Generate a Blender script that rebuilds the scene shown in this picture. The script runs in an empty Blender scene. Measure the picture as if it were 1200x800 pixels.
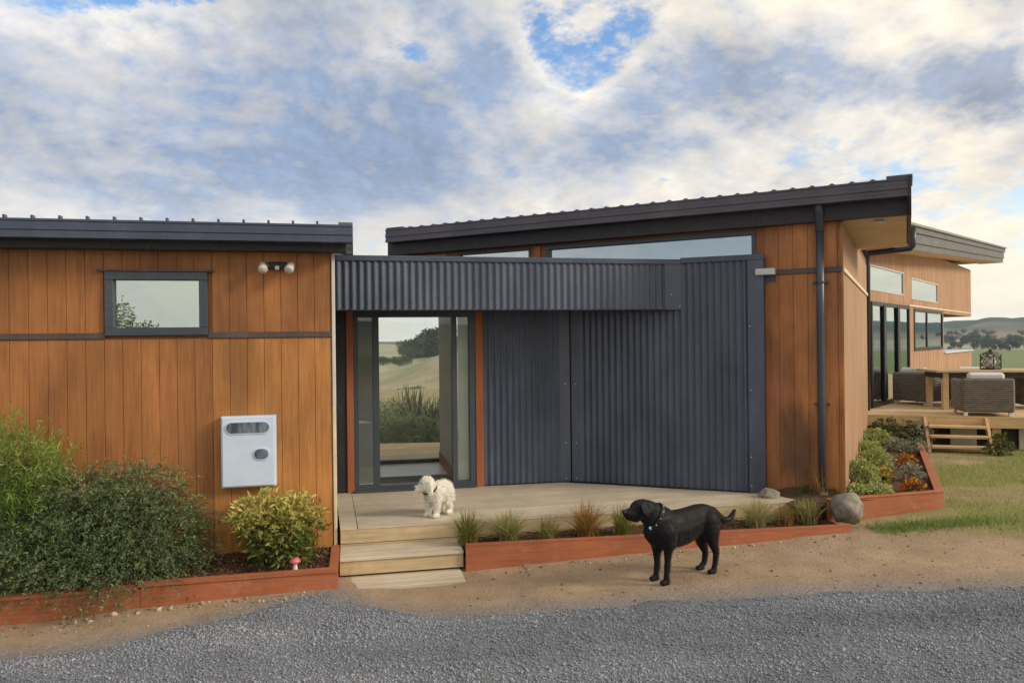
import bpy, math, random
import numpy as np
from mathutils import Vector, Matrix

# ------------------------------------------------------------------ camera, sky, sun, exposure
SC = bpy.context.scene
COL = SC.collection
FPX, ROLL, EYE = 870.0, 0.011, 1.8          # focal length in photo pixels, camera roll, eye above entry deck

cam = bpy.data.cameras.new('camera'); camo = bpy.data.objects.new('camera', cam); COL.objects.link(camo)
camo.location = (0, 0, EYE); camo.rotation_euler = (math.radians(90), ROLL, 0)
cam.sensor_width = 36; cam.lens = FPX * 36 / 1200; cam.clip_start = 0.1; cam.clip_end = 9000
SC.camera = camo

SUN = Vector((0.86, -0.24, 0.44)).normalized()
SUN_EL = math.asin(SUN.z); SUN_AZ = math.atan2(SUN.x, SUN.y)
sl = bpy.data.lights.new('sun', 'SUN'); sl.energy = 2.0; sl.angle = math.radians(14); sl.color = (1.0, 0.88, 0.72)
so = bpy.data.objects.new('sun', sl); COL.objects.link(so)
so.rotation_euler = (-SUN).to_track_quat('-Z', 'Y').to_euler(); so.location = (20, -6, 12)

W = bpy.data.worlds.new('World'); SC.world = W; W.use_nodes = True
nt = W.node_tree; nt.nodes.clear(); L = nt.links.new
def wn(t, **k):
    n = nt.nodes.new(t)
    for a, b in k.items(): setattr(n, a, b)
    return n
def wmath(op, a, b=None, c=None, clamp=False):
    n = wn('ShaderNodeMath', operation=op, use_clamp=clamp)
    for i, v in enumerate((a, b, c)):
        if v is None: continue
        if isinstance(v, (int, float)): n.inputs[i].default_value = v
        else: L(v, n.inputs[i])
    return n.outputs[0]
def wmix(f, a, b):
    n = wn('ShaderNodeMix', data_type='RGBA')
    for k, v in ((0, f), (6, a), (7, b)):
        if isinstance(v, (int, float)): n.inputs[k].default_value = v
        elif isinstance(v, tuple): n.inputs[k].default_value = (*v, 1)
        else: L(v, n.inputs[k])
    return n.outputs[2]
def wramp(v, lo, hi):
    n = wn('ShaderNodeMapRange', interpolation_type='SMOOTHSTEP'); L(v, n.inputs[0])
    n.inputs[1].default_value = lo; n.inputs[2].default_value = hi
    return n.outputs[0]
sky = wn('ShaderNodeTexSky', sky_type='NISHITA', sun_disc=False, sun_elevation=SUN_EL, sun_rotation=SUN_AZ)
sky.air_density = 1.0; sky.dust_density = 1.5; sky.ozone_density = 1.5
tc = wn('ShaderNodeTexCoord'); sep = wn('ShaderNodeSeparateXYZ'); L(tc.outputs['Generated'], sep.inputs[0])
zc = wmath('MAXIMUM', sep.outputs[2], 0.0)
inv = wmath('DIVIDE', 1.0, wmath('ADD', zc, 0.36))
cmb = wn('ShaderNodeCombineXYZ')
cmbx = wmath('MULTIPLY', sep.outputs[0], inv); cmby = wmath('MULTIPLY', sep.outputs[1], inv); L(cmbx, cmb.inputs[0]); L(cmby, cmb.inputs[1])
def wnoise(vec, scale, detail, rough, off=(0, 0, 0), dist=0.0, sx=1.0):
    m = wn('ShaderNodeMapping'); L(vec, m.inputs[0]); m.inputs[1].default_value = off; m.inputs[3].default_value = (sx, 1, 1)
    n = wn('ShaderNodeTexNoise'); L(m.outputs[0], n.inputs['Vector'])
    n.inputs['Scale'].default_value = scale; n.inputs['Detail'].default_value = detail
    n.inputs['Roughness'].default_value = rough; n.inputs['Distortion'].default_value = dist
    return n.outputs[0]
big = wnoise(cmb.outputs[0], 1.2, 3, 0.5, (3.1, 1.7, 0.4))
mid = wnoise(cmb.outputs[0], 2.7, 12, 0.64, (0.6, 4.2, 1.3), 0.15)
fine = wnoise(cmb.outputs[0], 7.5, 10, 0.66, (7.3, 2.2, 5.1), 0.2)
dens = wmath('ADD', wmath('ADD', wmath('MULTIPLY', big, 0.55), wmath('MULTIPLY', mid, 0.75)), wmath('MULTIPLY', fine, 0.30))
def sky_uv(px, py):
    dx, dy = px - 600.0, py - 400.0; v = Vector(((dx - ROLL * dy) / FPX, 1.0, -(dy + ROLL * dx) / FPX)).normalized()
    return v.x / (v.z + 0.36), v.y / (v.z + 0.36)
bank = wmath('ADD', 0.0, 0.0)
wu = wnoise(cmb.outputs[0], 3.2, 8, 0.62, (9.1, 3.3, 0.7)); wv_ = wnoise(cmb.outputs[0], 3.2, 8, 0.62, (1.9, 6.4, 8.2))      # ragged outlines for gaps and banks
cmbx = wmath('ADD', cmbx, wmath('MULTIPLY', wmath('SUBTRACT', wu, 0.5), 0.42)); cmby = wmath('ADD', cmby, wmath('MULTIPLY', wmath('SUBTRACT', wv_, 0.5), 0.42))
for px, py, wx, wy, amp in ((700, 75, .15, .20, -.26), (645, 35, .10, .16, -.20), (468, 50, .08, .10, -.20), (120, -8, .45, .14, -.30), (250, 150, .9, .55, .12), (560, 190, .5, .35, .08), (840, 95, .30, .35, .10),
                            (1155, 110, .20, .16, .16), (1010, 175, .25, .22, -.05), (1080, 30, .3, .15, -.07), (900, 190, .3, .2, -.03)):      # how this evening's clouds lie: gaps and banks
    u0, v0 = sky_uv(px, py); du = wmath('DIVIDE', wmath('SUBTRACT', cmbx, u0), wx * .66); dv = wmath('DIVIDE', wmath('SUBTRACT', cmby, v0), wy * .50)
    e = wmath('EXPONENT', wmath('MULTIPLY', wmath('ADD', wmath('MULTIPLY', du, du), wmath('MULTIPLY', dv, dv)), -1.0))
    dens = wmath('ADD', dens, wmath('MULTIPLY', e, amp))
    if amp > 0: bank = wmath('ADD', bank, wmath('MULTIPLY', e, amp * 1.9))
cover = wramp(dens, 0.585, 0.715)                       # blue gaps where the cloud is thin
SO = (SUN.x * .04, SUN.y * .04)
def bill(off, sc_, rg_): return wnoise(cmb.outputs[0], sc_, 9, rg_, off, 0.12)
b1, b2_ = bill((5.6, 1.2, 2.3), 2.0, .58), bill((5.6 + SO[0], 1.2 + SO[1], 2.3), 2.0, .58)      # the same billows, and as seen a little nearer the sun
b3, b4 = bill((2.2, 8.1, 4.4), 6.5, .60), bill((2.2 + SO[0] * .5, 8.1 + SO[1] * .5, 4.4), 6.5, .60)
emb = wmath('ADD', wmath('MULTIPLY', wmath('SUBTRACT', b2_, b1), 4.2), wmath('MULTIPLY', wmath('SUBTRACT', b4, b3), 1.6))
thick = wmath('ADD', wmath('MULTIPLY', wramp(dens, 0.66, 0.97), 0.70), wmath('ADD', wmath('MULTIPLY', wmath('SUBTRACT', b1, 0.5), 2.0), emb))
thick = wmath('ADD', wmath('ADD', thick, bank), 0.14, clamp=True)
sund = wn('ShaderNodeVectorMath', operation='DOT_PRODUCT'); L(tc.outputs['Generated'], sund.inputs[0]); sund.inputs[1].default_value = SUN
glow = wramp(sund.outputs['Value'], -0.35, 0.75)
low = wramp(sep.outputs[2], 0.24, 0.0)
lit = wmix(glow, (7.6, 7.2, 6.7), (10.2, 9.0, 7.0))      # sunlit cloud edges, warmer towards the sun
shade = wmix(glow, (2.45, 3.2, 4.6), (3.2, 3.5, 4.2))     # cloud undersides
cloud = wmix(thick, lit, shade)
vary = wmath('ADD', wmath('ADD', 1.0, wmath('MULTIPLY', wmath('SUBTRACT', mid, 0.5), 0.9)), wmath('ADD', wmath('MULTIPLY', wmath('SUBTRACT', fine, 0.5), 0.35), wmath('MULTIPLY', wmath('SUBTRACT', b4, b3), 1.2)))
cs_ = wn('ShaderNodeVectorMath', operation='SCALE'); L(cloud, cs_.inputs[0]); L(vary, cs_.inputs[3]); cloud = cs_.outputs[0]
hori = wmix(glow, (8.2, 7.8, 7.0), (12.0, 10.2, 7.2))
skyb = wn('ShaderNodeVectorMath', operation='MULTIPLY'); L(sky.outputs[0], skyb.inputs[0]); skyb.inputs[1].default_value = (1.3, 1.6, 1.85)
allc = wmix(cover, skyb.outputs[0], cloud)
allc = wmix(wmath('MULTIPLY', low, 0.75), allc, hori)
bg = wn('ShaderNodeBackground'); L(allc, bg.inputs[0]); bg.inputs[1].default_value = 0.1
wo = wn('ShaderNodeOutputWorld'); L(bg.outputs[0], wo.inputs[0])

SC.view_settings.view_transform = 'Standard'; SC.view_settings.look = 'None'
SC.view_settings.gamma = 1; SC.view_settings.use_curve_mapping = False
SC.view_settings.exposure = 0.34
SC.cycles.max_bounces = 10; SC.cycles.transparent_max_bounces = 24; SC.cycles.volume_bounces = 1
SC.render.film_transparent = False

R = random.Random(5); RN = np.random.default_rng(7)

# ------------------------------------------------------------------ pixels to positions
def ray(px, py):
    dx, dy = px - 600.0, py - 400.0
    return np.array(((dx - ROLL * dy) / FPX, 1.0, -(dy + ROLL * dx) / FPX))
CAM = np.array((0, 0, EYE))
def at_y(px, py, Y): return CAM + ray(px, py) * Y
def on_z(px, py, z):
    r = ray(px, py); return CAM + r * ((z - EYE) / r[2])

class Frame:
    """vertical plane: s along u, d outward along n, z up"""
    def __init__(self, o, u):
        self.o = np.array((o[0], o[1])); self.u = np.array(u) / np.hypot(*u); self.n = np.array((self.u[1], -self.u[0]))
    def p(self, s, d, z):
        q = self.o + self.u * s + self.n * d; return (q[0], q[1], z)
    def hit(self, px, py, d=0.0):
        r = ray(px, py); a = (self.o + self.n * d) @ self.n; t = a / (r[:2] @ self.n)
        q = CAM + r * t; return (q[:2] - self.o) @ self.u, q[2]
    def s(self, px, py=400, d=0.0): return self.hit(px, py, d)[0]
    def z(self, px, py, d=0.0): return self.hit(px, py, d)[1]
    def perp(self, s=0.0, d=0.0, back=True):
        q = self.p(s, d, 0); return Frame(q[:2], -self.n if back else self.n)
    def ang(self): return math.atan2(self.u[1], self.u[0])

WORLDF = Frame((0, 0), (1, 0))              # d = -y

# ------------------------------------------------------------------ mesh collecting and objects
class MB:
    def __init__(self): self.v = []; self.f = []
    def add(self, vs, fs):
        b = len(self.v); self.v += [tuple(x) for x in vs]; self.f += [tuple(i + b for i in q) for q in fs]; return self
    def box(self, F, s0, s1, d0, d1, z0, z1, c=0.0):
        lo = (min(s0, s1), min(d0, d1), min(z0, z1)); hi = (max(s0, s1), max(d0, d1), max(z0, z1))
        c = min(c, *[(hi[k] - lo[k]) * 0.45 for k in range(3)])
        if c <= 0:
            vs = [(x, y, z) for z in (lo[2], hi[2]) for y in (lo[1], hi[1]) for x in (lo[0], hi[0])]
            fs = [(0, 1, 3, 2), (4, 6, 7, 5), (0, 4, 5, 1), (2, 3, 7, 6), (0, 2, 6, 4), (1, 5, 7, 3)]
            return self.add([F.p(*v) for v in vs], fs)
        vs = []; idx = {}
        for k in (0, 1):
            for j in (0, 1):
                for i in (0, 1):
                    base = [lo[0] if i == 0 else hi[0], lo[1] if j == 0 else hi[1], lo[2] if k == 0 else hi[2]]
                    sg = (1 if i == 0 else -1, 1 if j == 0 else -1, 1 if k == 0 else -1)
                    for a in range(3):                       # vertex on the face normal to axis a
                        q = list(base)
                        for b in range(3):
                            if b != a: q[b] += sg[b] * c
                        idx[(i, j, k, a)] = len(vs); vs.append(F.p(*q))
        fs = []
        for a in range(3):
            b, e = [x for x in range(3) if x != a]
            for side in (0, 1):
                cs = []
                for (m, n) in ((0, 0), (1, 0), (1, 1), (0, 1)):
                    t = [0, 0, 0]; t[a] = side; t[b] = m; t[e] = n; cs.append(idx[(*t, a)])
                fs.append(tuple(cs) if side else tuple(cs[::-1]))
            for m in (0, 1):
                for n in (0, 1):                             # chamfer along axis a
                    q = []
                    for side, ax in ((0, b), (1, b), (1, e), (0, e)):
                        t = [0, 0, 0]; t[a] = side; t[b] = m; t[e] = n; q.append(idx[(*t, ax)])
                    fs.append(tuple(q))
        for k in (0, 1):
            for j in (0, 1):
                for i in (0, 1): fs.append(tuple(idx[(i, j, k, a)] for a in range(3)))
        return self.add(vs, fs)
    def prism(self, F, prof, s0, s1):
        n = len(prof)
        vs = [F.p(s, d, z) for s in (s0, s1) for (d, z) in prof]
        fs = [(i, (i + 1) % n, n + (i + 1) % n, n + i) for i in range(n)] + [tuple(range(n)), tuple(range(2 * n - 1, n - 1, -1))]
        return self.add(vs, fs)
    def poly(self, pts, z0, z1):
        n = len(pts)
        vs = [(x, y, z) for z in (z0, z1) for x, y in pts]
        return self.add(vs, [(i, (i + 1) % n, n + (i + 1) % n, n + i) for i in range(n)] + [tuple(range(n - 1, -1, -1)), tuple(range(n, 2 * n))])
    def tube(self, pts, rad, seg=10, cap=True):
        pts = [Vector(p) for p in pts]; n = len(pts); rads = rad if hasattr(rad, '__len__') else [rad] * n
        vs = []; fs = []; up = Vector((0.13, 0.21, 0.97)); prev = None
        for i, p in enumerate(pts):
            t = (pts[min(i + 1, n - 1)] - pts[max(i - 1, 0)]).normalized()
            a = (prev - t * prev.dot(t)) if prev is not None else t.cross(up if abs(t.dot(up)) < 0.93 else Vector((1, 0, 0)))
            a.normalize(); prev = a; b = t.cross(a)
            for k in range(seg):
                w = 2 * math.pi * k / seg; vs.append(p + (a * math.cos(w) + b * math.sin(w)) * rads[i])
        for i in range(n - 1):
            for k in range(seg): fs.append((i * seg + k, i * seg + (k + 1) % seg, (i + 1) * seg + (k + 1) % seg, (i + 1) * seg + k))
        if cap: fs += [tuple(range(seg - 1, -1, -1)), tuple(range((n - 1) * seg, n * seg))]
        return self.add(vs, fs)
    def lathe(self, c, prof, seg=16):
        vs = [(c[0] + r * math.cos(2 * math.pi * k / seg), c[1] + r * math.sin(2 * math.pi * k / seg), c[2] + z) for r, z in prof for k in range(seg)]
        n = len(prof)
        fs = [(i * seg + k, i * seg + (k + 1) % seg, (i + 1) * seg + (k + 1) % seg, (i + 1) * seg + k) for i in range(n - 1) for k in range(seg)]
        return self.add(vs, fs + [tuple(range(seg - 1, -1, -1)), tuple(range((n - 1) * seg, n * seg))])

WL = {}
def setp(o, label=None, cat=None, group=None, kind=None, category=None):
    cat = cat or category
    for k, v in (('label', label), ('category', cat), ('group', group), ('kind', kind)):
        if v: o[k] = v
    return o
def thing(name, loc, label, cat, group=None):
    o = bpy.data.objects.new(name, None); COL.objects.link(o); o.location = loc; o.empty_display_size = 0.1
    WL[o.name] = np.array(loc, float); return setp(o, label, cat, group)
def np_mesh(name, V, F):
    V = np.asarray(V, np.float32); me = bpy.data.meshes.new(name)
    F = np.asarray(F, np.int32); k = F.shape[1]
    me.vertices.add(len(V)); me.vertices.foreach_set('co', V.ravel())
    me.loops.add(F.size); me.loops.foreach_set('vertex_index', F.ravel())
    me.polygons.add(len(F)); me.polygons.foreach_set('loop_start', np.arange(0, F.size, k, dtype=np.int32))
    try: me.polygons.foreach_set('loop_total', np.full(len(F), k, np.int32))
    except Exception: pass
    me.update(calc_edges=True); me.validate(); return me
def put(name, V, F, mat, parent=None, smooth=False, origin=None, tint=None, attrs=None, **props):
    """one mesh object, geometry in world coordinates (or in the parent's when the parent sits at 0,0,0)"""
    V = np.asarray(V, float); c = (V.min(0) + V.max(0)) / 2
    if parent is None: c[2] = V[:, 2].min()
    if origin is not None: c = np.array(origin, float)
    if isinstance(F, np.ndarray): me = np_mesh(name, V - c, F)
    else:
        me = bpy.data.meshes.new(name); me.from_pydata([tuple(v) for v in V - c], [], F)
        me.update()
    if tint is not None:
        a = me.attributes.new('tint', 'FLOAT', 'FACE'); a.data.foreach_set('value', np.asarray(tint, np.float32))
    for k, v in (attrs or {}).items():
        a = me.attributes.new(k, 'FLOAT', 'POINT'); a.data.foreach_set('value', np.asarray(v, np.float32))
    if smooth: me.polygons.foreach_set('use_smooth', np.ones(len(me.polygons), bool))
    me.materials.append(mat)
    o = bpy.data.objects.new(name, me); COL.objects.link(o)
    pw = WL[parent.name] if parent else np.zeros(3)
    o.parent = parent; o.location = c - pw; WL[o.name] = c
    return setp(o, **props)
def part(name, mb, mat, parent=None, smooth=False, **k): return put(name, mb.v, mb.f, mat, parent, smooth, **k)
def pbox(name, F, a, mat, parent, c=0.0, **k): return part(name, MB().box(F, *a, c), mat, parent, **k)
def copy_tree(o, parent=None):
    c = o.copy(); COL.objects.link(c); c.parent = parent
    for ch in list(o.children): copy_tree(ch, c)
    return c

# ------------------------------------------------------------------ materials
MATS = {}
def lin(*rgb): return tuple(((c / 255) / 12.92 if c / 255 <= 0.04045 else ((c / 255 + 0.055) / 1.055) ** 2.4) for c in rgb)
class Mat:
    def __init__(self, name, rough=0.6, metal=0.0, spec=0.5):
        self.m = bpy.data.materials.new(name); self.m.use_nodes = True; self.t = self.m.node_tree
        self.b = self.t.nodes['Principled BSDF']; self.out = self.t.nodes['Material Output']
        self.b.inputs['Roughness'].default_value = rough; self.b.inputs['Metallic'].default_value = metal
        self.b.inputs['Specular IOR Level'].default_value = spec; MATS[name] = self.m; self._pos = None
    def n(self, t, **k):
        x = self.t.nodes.new(t)
        for a, b in k.items(): setattr(x, a, b)
        return x
    def l(self, a, b): self.t.links.new(a, b)
    def set(self, sock, v):
        if isinstance(v, (int, float)): sock.default_value = v
        elif isinstance(v, tuple): sock.default_value = (*v, 1) if len(v) == 3 and sock.type == 'RGBA' else v
        else: self.l(v, sock)
    def pos(self):
        if not self._pos: self._pos = self.n('ShaderNodeNewGeometry').outputs['Position']
        return self._pos
    def objpos(self): return self.n('ShaderNodeTexCoord').outputs['Object']
    def rand(self): return self.n('ShaderNodeObjectInfo').outputs['Random']
    def attr(self, name): return self.n('ShaderNodeAttribute', attribute_name=name).outputs['Fac']
    def noise(self, scale, detail=4, rough=0.55, vec=None, sc=(1, 1, 1), rz=0.0, off=None):
        m = self.n('ShaderNodeMapping'); self.l(vec or self.pos(), m.inputs[0]); m.inputs[2].default_value = (0, 0, rz); m.inputs[3].default_value = sc
        if rz:
            m2 = self.n('ShaderNodeMapping'); m.inputs[3].default_value = (1, 1, 1); self.l(m.outputs[0], m2.inputs[0]); m2.inputs[3].default_value = sc; m = m2
        v = m.outputs[0]
        if off is not None:
            a = self.n('ShaderNodeVectorMath', operation='ADD'); self.l(v, a.inputs[0]); self.l(off, a.inputs[1]); v = a.outputs[0]
        x = self.n('ShaderNodeTexNoise'); self.l(v, x.inputs['Vector'])
        x.inputs['Scale'].default_value = scale; x.inputs['Detail'].default_value = detail; x.inputs['Roughness'].default_value = rough
        return x.outputs[0]
    def mr(self, v, a, b, c=0.0, d=1.0):
        x = self.n('ShaderNodeMapRange'); self.l(v, x.inputs[0])
        for i, q in enumerate((a, b, c, d)): x.inputs[i + 1].default_value = q
        return x.outputs[0]
    def math(self, op, a, b=0.0):
        x = self.n('ShaderNodeMath', operation=op); self.set(x.inputs[0], a); self.set(x.inputs[1], b); return x.outputs[0]
    def mix(self, f, a, b, mode='MIX'):
        x = self.n('ShaderNodeMix', data_type='RGBA', blend_type=mode); self.set(x.inputs[0], f); self.set(x.inputs[6], a); self.set(x.inputs[7], b); return x.outputs[2]
    def mul(self, col, f):
        x = self.n('ShaderNodeVectorMath', operation='SCALE'); self.set(x.inputs[0], col); self.set(x.inputs[3], f); return x.outputs[0]
    def color(self, c): self.set(self.b.inputs['Base Color'], c); return self
    def bump(self, h, strength=0.3, dist=0.01):
        x = self.n('ShaderNodeBump'); self.l(h, x.inputs['Height']); x.inputs['Strength'].default_value = strength; x.inputs['Distance'].default_value = dist
        self.l(x.outputs[0], self.b.inputs['Normal']); return self
    def rgh(self, v): self.set(self.b.inputs['Roughness'], v); return self

A1 = math.radians(12.0)
def wood(name, c1, c2, rz=0.0, vertical=True, rough=0.65, blot=0.35, var=0.25, stain=None, bump=0.25, mould=False):
    m = Mat(name, rough)
    sc = (1, 1, 0.045) if vertical else (0.05, 1, 1)
    r = m.rand(); off = m.n('ShaderNodeCombineXYZ')
    for i in range(3): m.l(m.math('MULTIPLY', r, 37.0 + 11 * i), off.inputs[i])
    g = m.noise(55, 6, 0.6, sc=sc, rz=rz, off=off.outputs[0])
    col = m.mix(m.mr(g, 0.3, 0.72), c1, c2)
    b = m.noise(1.6, 5, 0.6, sc=(1, 1, 0.5) if vertical else (1, 1, 1))
    col = m.mul(col, m.mr(b, 0.3, 0.72, 1 - blot * 0.55, 1 + blot * 0.45))
    col = m.mul(col, m.mr(r, 0, 1, 1 - var / 2, 1 + var / 2))
    if stain:
        s = m.noise(5.5, 5, 0.7, sc=(1, 1, 0.16) if vertical else (1, 1, 1))
        col = m.mix(m.mr(s, 0.56, 0.78, 0, stain[1]), col, stain[0])
    if mould:                                              # dark mould patch beside the downpipe
        sp_ = m.n('ShaderNodeSeparateXYZ'); m.l(m.pos(), sp_.inputs[0]); c0 = (3.28, .55)
        ex = m.math('POWER', m.math('DIVIDE', m.math('SUBTRACT', sp_.outputs[0], c0[0]), .20), 2.0); ez = m.math('POWER', m.math('DIVIDE', m.math('SUBTRACT', sp_.outputs[2], c0[1]), .55), 2.0)
        nn_ = m.noise(7, 6, .7, sc=(1, 1, .35)); v = m.math('SUBTRACT', m.math('MULTIPLY', nn_, 2.2), m.math('ADD', ex, ez))
        col = m.mix(m.mr(v, -.1, .9, 0, .72), col, (.055, .034, .022))
    m.color(col); m.bump(g, bump, 0.004); return m.m
M = {}
M['clad'] = wood('stained_cladding', (0.295, 0.111, 0.032), (0.415, 0.172, 0.053), blot=0.70, var=0.08, stain=((0.17, 0.070, 0.03), 0.65))
M['clad_new'] = wood('stained_cladding_orange', (0.39, 0.158, 0.038), (0.54, 0.245, 0.070), blot=0.75, var=0.08, stain=((0.24, 0.095, 0.035), 0.75))
M['clad_main'] = wood('stained_cladding_streaked', (0.32, 0.118, 0.036), (0.46, 0.190, 0.064), blot=0.8, var=0.12, stain=((0.09, 0.045, 0.025), 0.75), mould=True)
M['clad_grey'] = wood('sun_bleached_cladding', (0.34, 0.190, 0.105), (0.46, 0.285, 0.170), blot=0.35, var=0.12, stain=((0.26, 0.15, 0.09), 0.5))
M['backing'] = wood('groove_backing', (0.20, 0.078, 0.026), (0.26, 0.105, 0.038))
M['deck'] = wood('weathered_decking', (0.43, 0.36, 0.265), (0.63, 0.55, 0.43), rz=-A1, vertical=False, rough=0.7, blot=0.3, var=0.16, stain=((0.34, 0.25, 0.16), 0.5))
M['deck_edge'] = wood('golden_deck_fascia', (0.42, 0.31, 0.17), (0.57, 0.45, 0.28), rz=-A1, vertical=False, blot=0.4, var=0.1, stain=((0.28, 0.19, 0.09), 0.6))
M['deck_pine'] = wood('pale_pine', (0.58, 0.39, 0.19), (0.72, 0.53, 0.30), rz=0.3, vertical=False, blot=0.3, var=0.12)  # own pine tone on the dining deck, painted sunlit tone on the back deck
M['jamb'] = wood('red_brown_jamb', (0.30, 0.085, 0.030), (0.40, 0.125, 0.045))
M['rust'] = wood('rust_red_sleeper', (0.31, 0.094, 0.038), (0.41, 0.138, 0.060), rz=-A1, vertical=False, rough=0.7, blot=0.35, var=0.08, stain=((0.50, 0.25, 0.15), 0.6), bump=.5)
M['soffit'] = wood('plywood_soffit', (0.52, 0.40, 0.26), (0.62, 0.49, 0.33), vertical=False, blot=0.25, var=0.05)
M['greyboard'] = wood('weathered_fascia_board', (0.112, 0.114, 0.120), (0.172, 0.174, 0.180), rz=-0.8, vertical=False, blot=0.3, var=0.15)
M['tabletop'] = wood('table_timber', (0.42, 0.29, 0.17), (0.55, 0.40, 0.25), vertical=False)

def steel(name, c, rough=0.38, dirt=0.25, metal=0.0):
    m = Mat(name, rough, metal); n = m.noise(2.3, 6, 0.65, sc=(1, 1, 0.4)); f = m.noise(40, 3, 0.6)
    col = m.mul(c, m.mr(n, 0.3, 0.7, 1 - dirt, 1 + dirt)); dust = m.mr(m.math('MULTIPLY', n, f), 0.28, 0.46, 0, 0.22)
    m.color(m.mix(dust, col, (0.22, 0.20, 0.18))); m.rgh(m.mr(n, 0.3, 0.7, rough - 0.06, rough + 0.14)); return m.m
M['steel'] = steel('slate_steel', (0.070, 0.086, 0.128))
M['gutter'] = steel('slate_gutter', (0.055, 0.069, 0.115), 0.30)
M['gutter_refl_tint'] = steel('reflection_tinted_gutter', (0.078, 0.072, 0.092), 0.32)  # slate gutter steel with its brownish reflection put into the colour
M['fascia'] = steel('dark_fascia', (0.022, 0.021, 0.025), 0.5)
M['frame'] = steel('slate_aluminium', (0.050, 0.064, 0.082), 0.42, 0.12)
M['frame_black'] = steel('black_aluminium', (0.016, 0.018, 0.022), 0.4, 0.1)
M['flash_brown'] = steel('brown_flashing', (0.085, 0.062, 0.056), 0.45)
M['pipe'] = steel('slate_downpipe', (0.050, 0.058, 0.078), 0.33, 0.12)
M['black_pipe'] = steel('black_downpipe', (0.016, 0.016, 0.019), 0.35, 0.1)
def plain(name, c, rough=0.5, var=0.1, scale=6, bump=0.0, metal=0.0):
    m = Mat(name, rough, metal); n = m.noise(scale, 5, 0.6); m.color(m.mul(c, m.mr(n, 0.3, 0.7, 1 - var, 1 + var)))
    if bump: m.bump(n, bump, 0.01)
    return m.m
M['white'] = plain('white_enamel', (0.60, 0.70, 0.86), 0.35, 0.05)
M['cream'] = plain('cream_trim', (0.72, 0.62, 0.42), 0.5, 0.12)
M['galv'] = plain('galvanised', (0.55, 0.56, 0.58), 0.35, 0.1, metal=0.3)
M['screw'] = plain('screw_head', (0.62, 0.62, 0.62), 0.3, 0.05)
M['inner_white'] = plain('interior_white', (0.80, 0.80, 0.74), 0.7, 0.04)
M['inner_grey'] = plain('interior_grey', (0.20, 0.20, 0.19), 0.7, 0.05)
M['inner_beige'] = plain('interior_beige', (0.66, 0.62, 0.54), 0.7, 0.05)
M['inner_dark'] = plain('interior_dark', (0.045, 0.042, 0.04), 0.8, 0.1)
M['floor_in'] = plain('pale_floor', (0.66, 0.64, 0.58), 0.35, 0.05)
M['mat'] = plain('door_mat', (0.05, 0.042, 0.035), 0.95, 0.3, 80, 0.4)
M['cushion'] = plain('pale_cushion', (0.66, 0.66, 0.66), 0.9, 0.06, 14, 0.1)
M['rubber'] = plain('black_rubber', (0.012, 0.012, 0.013), 0.5, 0.1)
M['bark'] = plain('bark', (0.10, 0.075, 0.05), 0.9, 0.4, 30, 0.5)
M['candle'] = plain('candle_wax', (0.78, 0.74, 0.66), 0.6, 0.03)
M['pink'] = plain('pink_cap', (0.68, 0.16, 0.18), 0.4, 0.1)
M['lampglass'] = plain('frosted_lamp', (0.55, 0.54, 0.49), 0.25, 0.05)

def glass(name, refl, tint=(0.9, 0.95, 0.95), rough=0.0, wav=0.0):
    m = Mat(name); t = m.t; t.nodes.remove(m.b)
    g = m.n('ShaderNodeBsdfGlossy'); g.inputs['Roughness'].default_value = rough; g.inputs['Color'].default_value = (0.80, 0.90, 0.92, 1)
    tr = m.n('ShaderNodeBsdfTransparent'); tr.inputs['Color'].default_value = (*tint, 1)
    lw_ = m.n('ShaderNodeLayerWeight'); lw_.inputs['Blend'].default_value = 0.5      # Schlick's rule, the same for both faces of a pane
    sch = m.math('ADD', m.math('MULTIPLY', m.math('POWER', lw_.outputs['Facing'], 5.0), .96), .03)
    f = m.math('ADD', m.math('MULTIPLY', sch, 1 - refl), refl)
    if wav:
        b = m.n('ShaderNodeBump'); b.inputs['Strength'].default_value = wav; b.inputs['Distance'].default_value = 0.02
        m.l(m.noise(1.2, 2, 0.4), b.inputs['Height']); m.l(b.outputs[0], g.inputs['Normal'])
    mx = m.n('ShaderNodeMixShader'); m.l(f, mx.inputs[0]); m.l(tr.outputs[0], mx.inputs[1]); m.l(g.outputs[0], mx.inputs[2]); m.l(mx.outputs[0], m.out.inputs[0])
    return m.m
M['glass_clear'] = glass('clear_glass', 0.0, (0.985, 0.99, 0.975))
M['glass_refl'] = glass('reflective_glass', 0.55, (0.35, 0.42, 0.42), wav=0.05)
M['glass_side'] = glass('sidelight_glass', 0.03, (0.95, 0.97, 0.96))

def leafmat(name, stops, rough=0.5, trans=0.25):
    m = Mat(name, rough, spec=0.3); r = m.n('ShaderNodeValToRGB'); m.l(m.attr('tint'), r.inputs[0])
    el = r.color_ramp.elements
    while len(el) < len(stops): el.new(0.5)
    for e, (p, c) in zip(el, stops): e.position = p; e.color = (*c, 1)
    m.color(r.outputs[0])
    tl = m.n('ShaderNodeBsdfTranslucent'); m.l(r.outputs[0], tl.inputs[0]); mx = m.n('ShaderNodeMixShader'); mx.inputs[0].default_value = trans
    m.l(m.b.outputs[0], mx.inputs[1]); m.l(tl.outputs[0], mx.inputs[2]); m.l(mx.outputs[0], m.out.inputs[0]); return m.m
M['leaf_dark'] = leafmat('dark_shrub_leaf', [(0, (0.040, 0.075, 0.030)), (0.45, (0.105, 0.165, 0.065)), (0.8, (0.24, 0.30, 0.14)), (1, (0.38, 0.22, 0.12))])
M['leaf_bright'] = leafmat('bright_green_leaf', [(0, (0.08, 0.15, 0.03)), (0.6, (0.20, 0.32, 0.06)), (1, (0.42, 0.45, 0.14))], trans=0.35)
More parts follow.
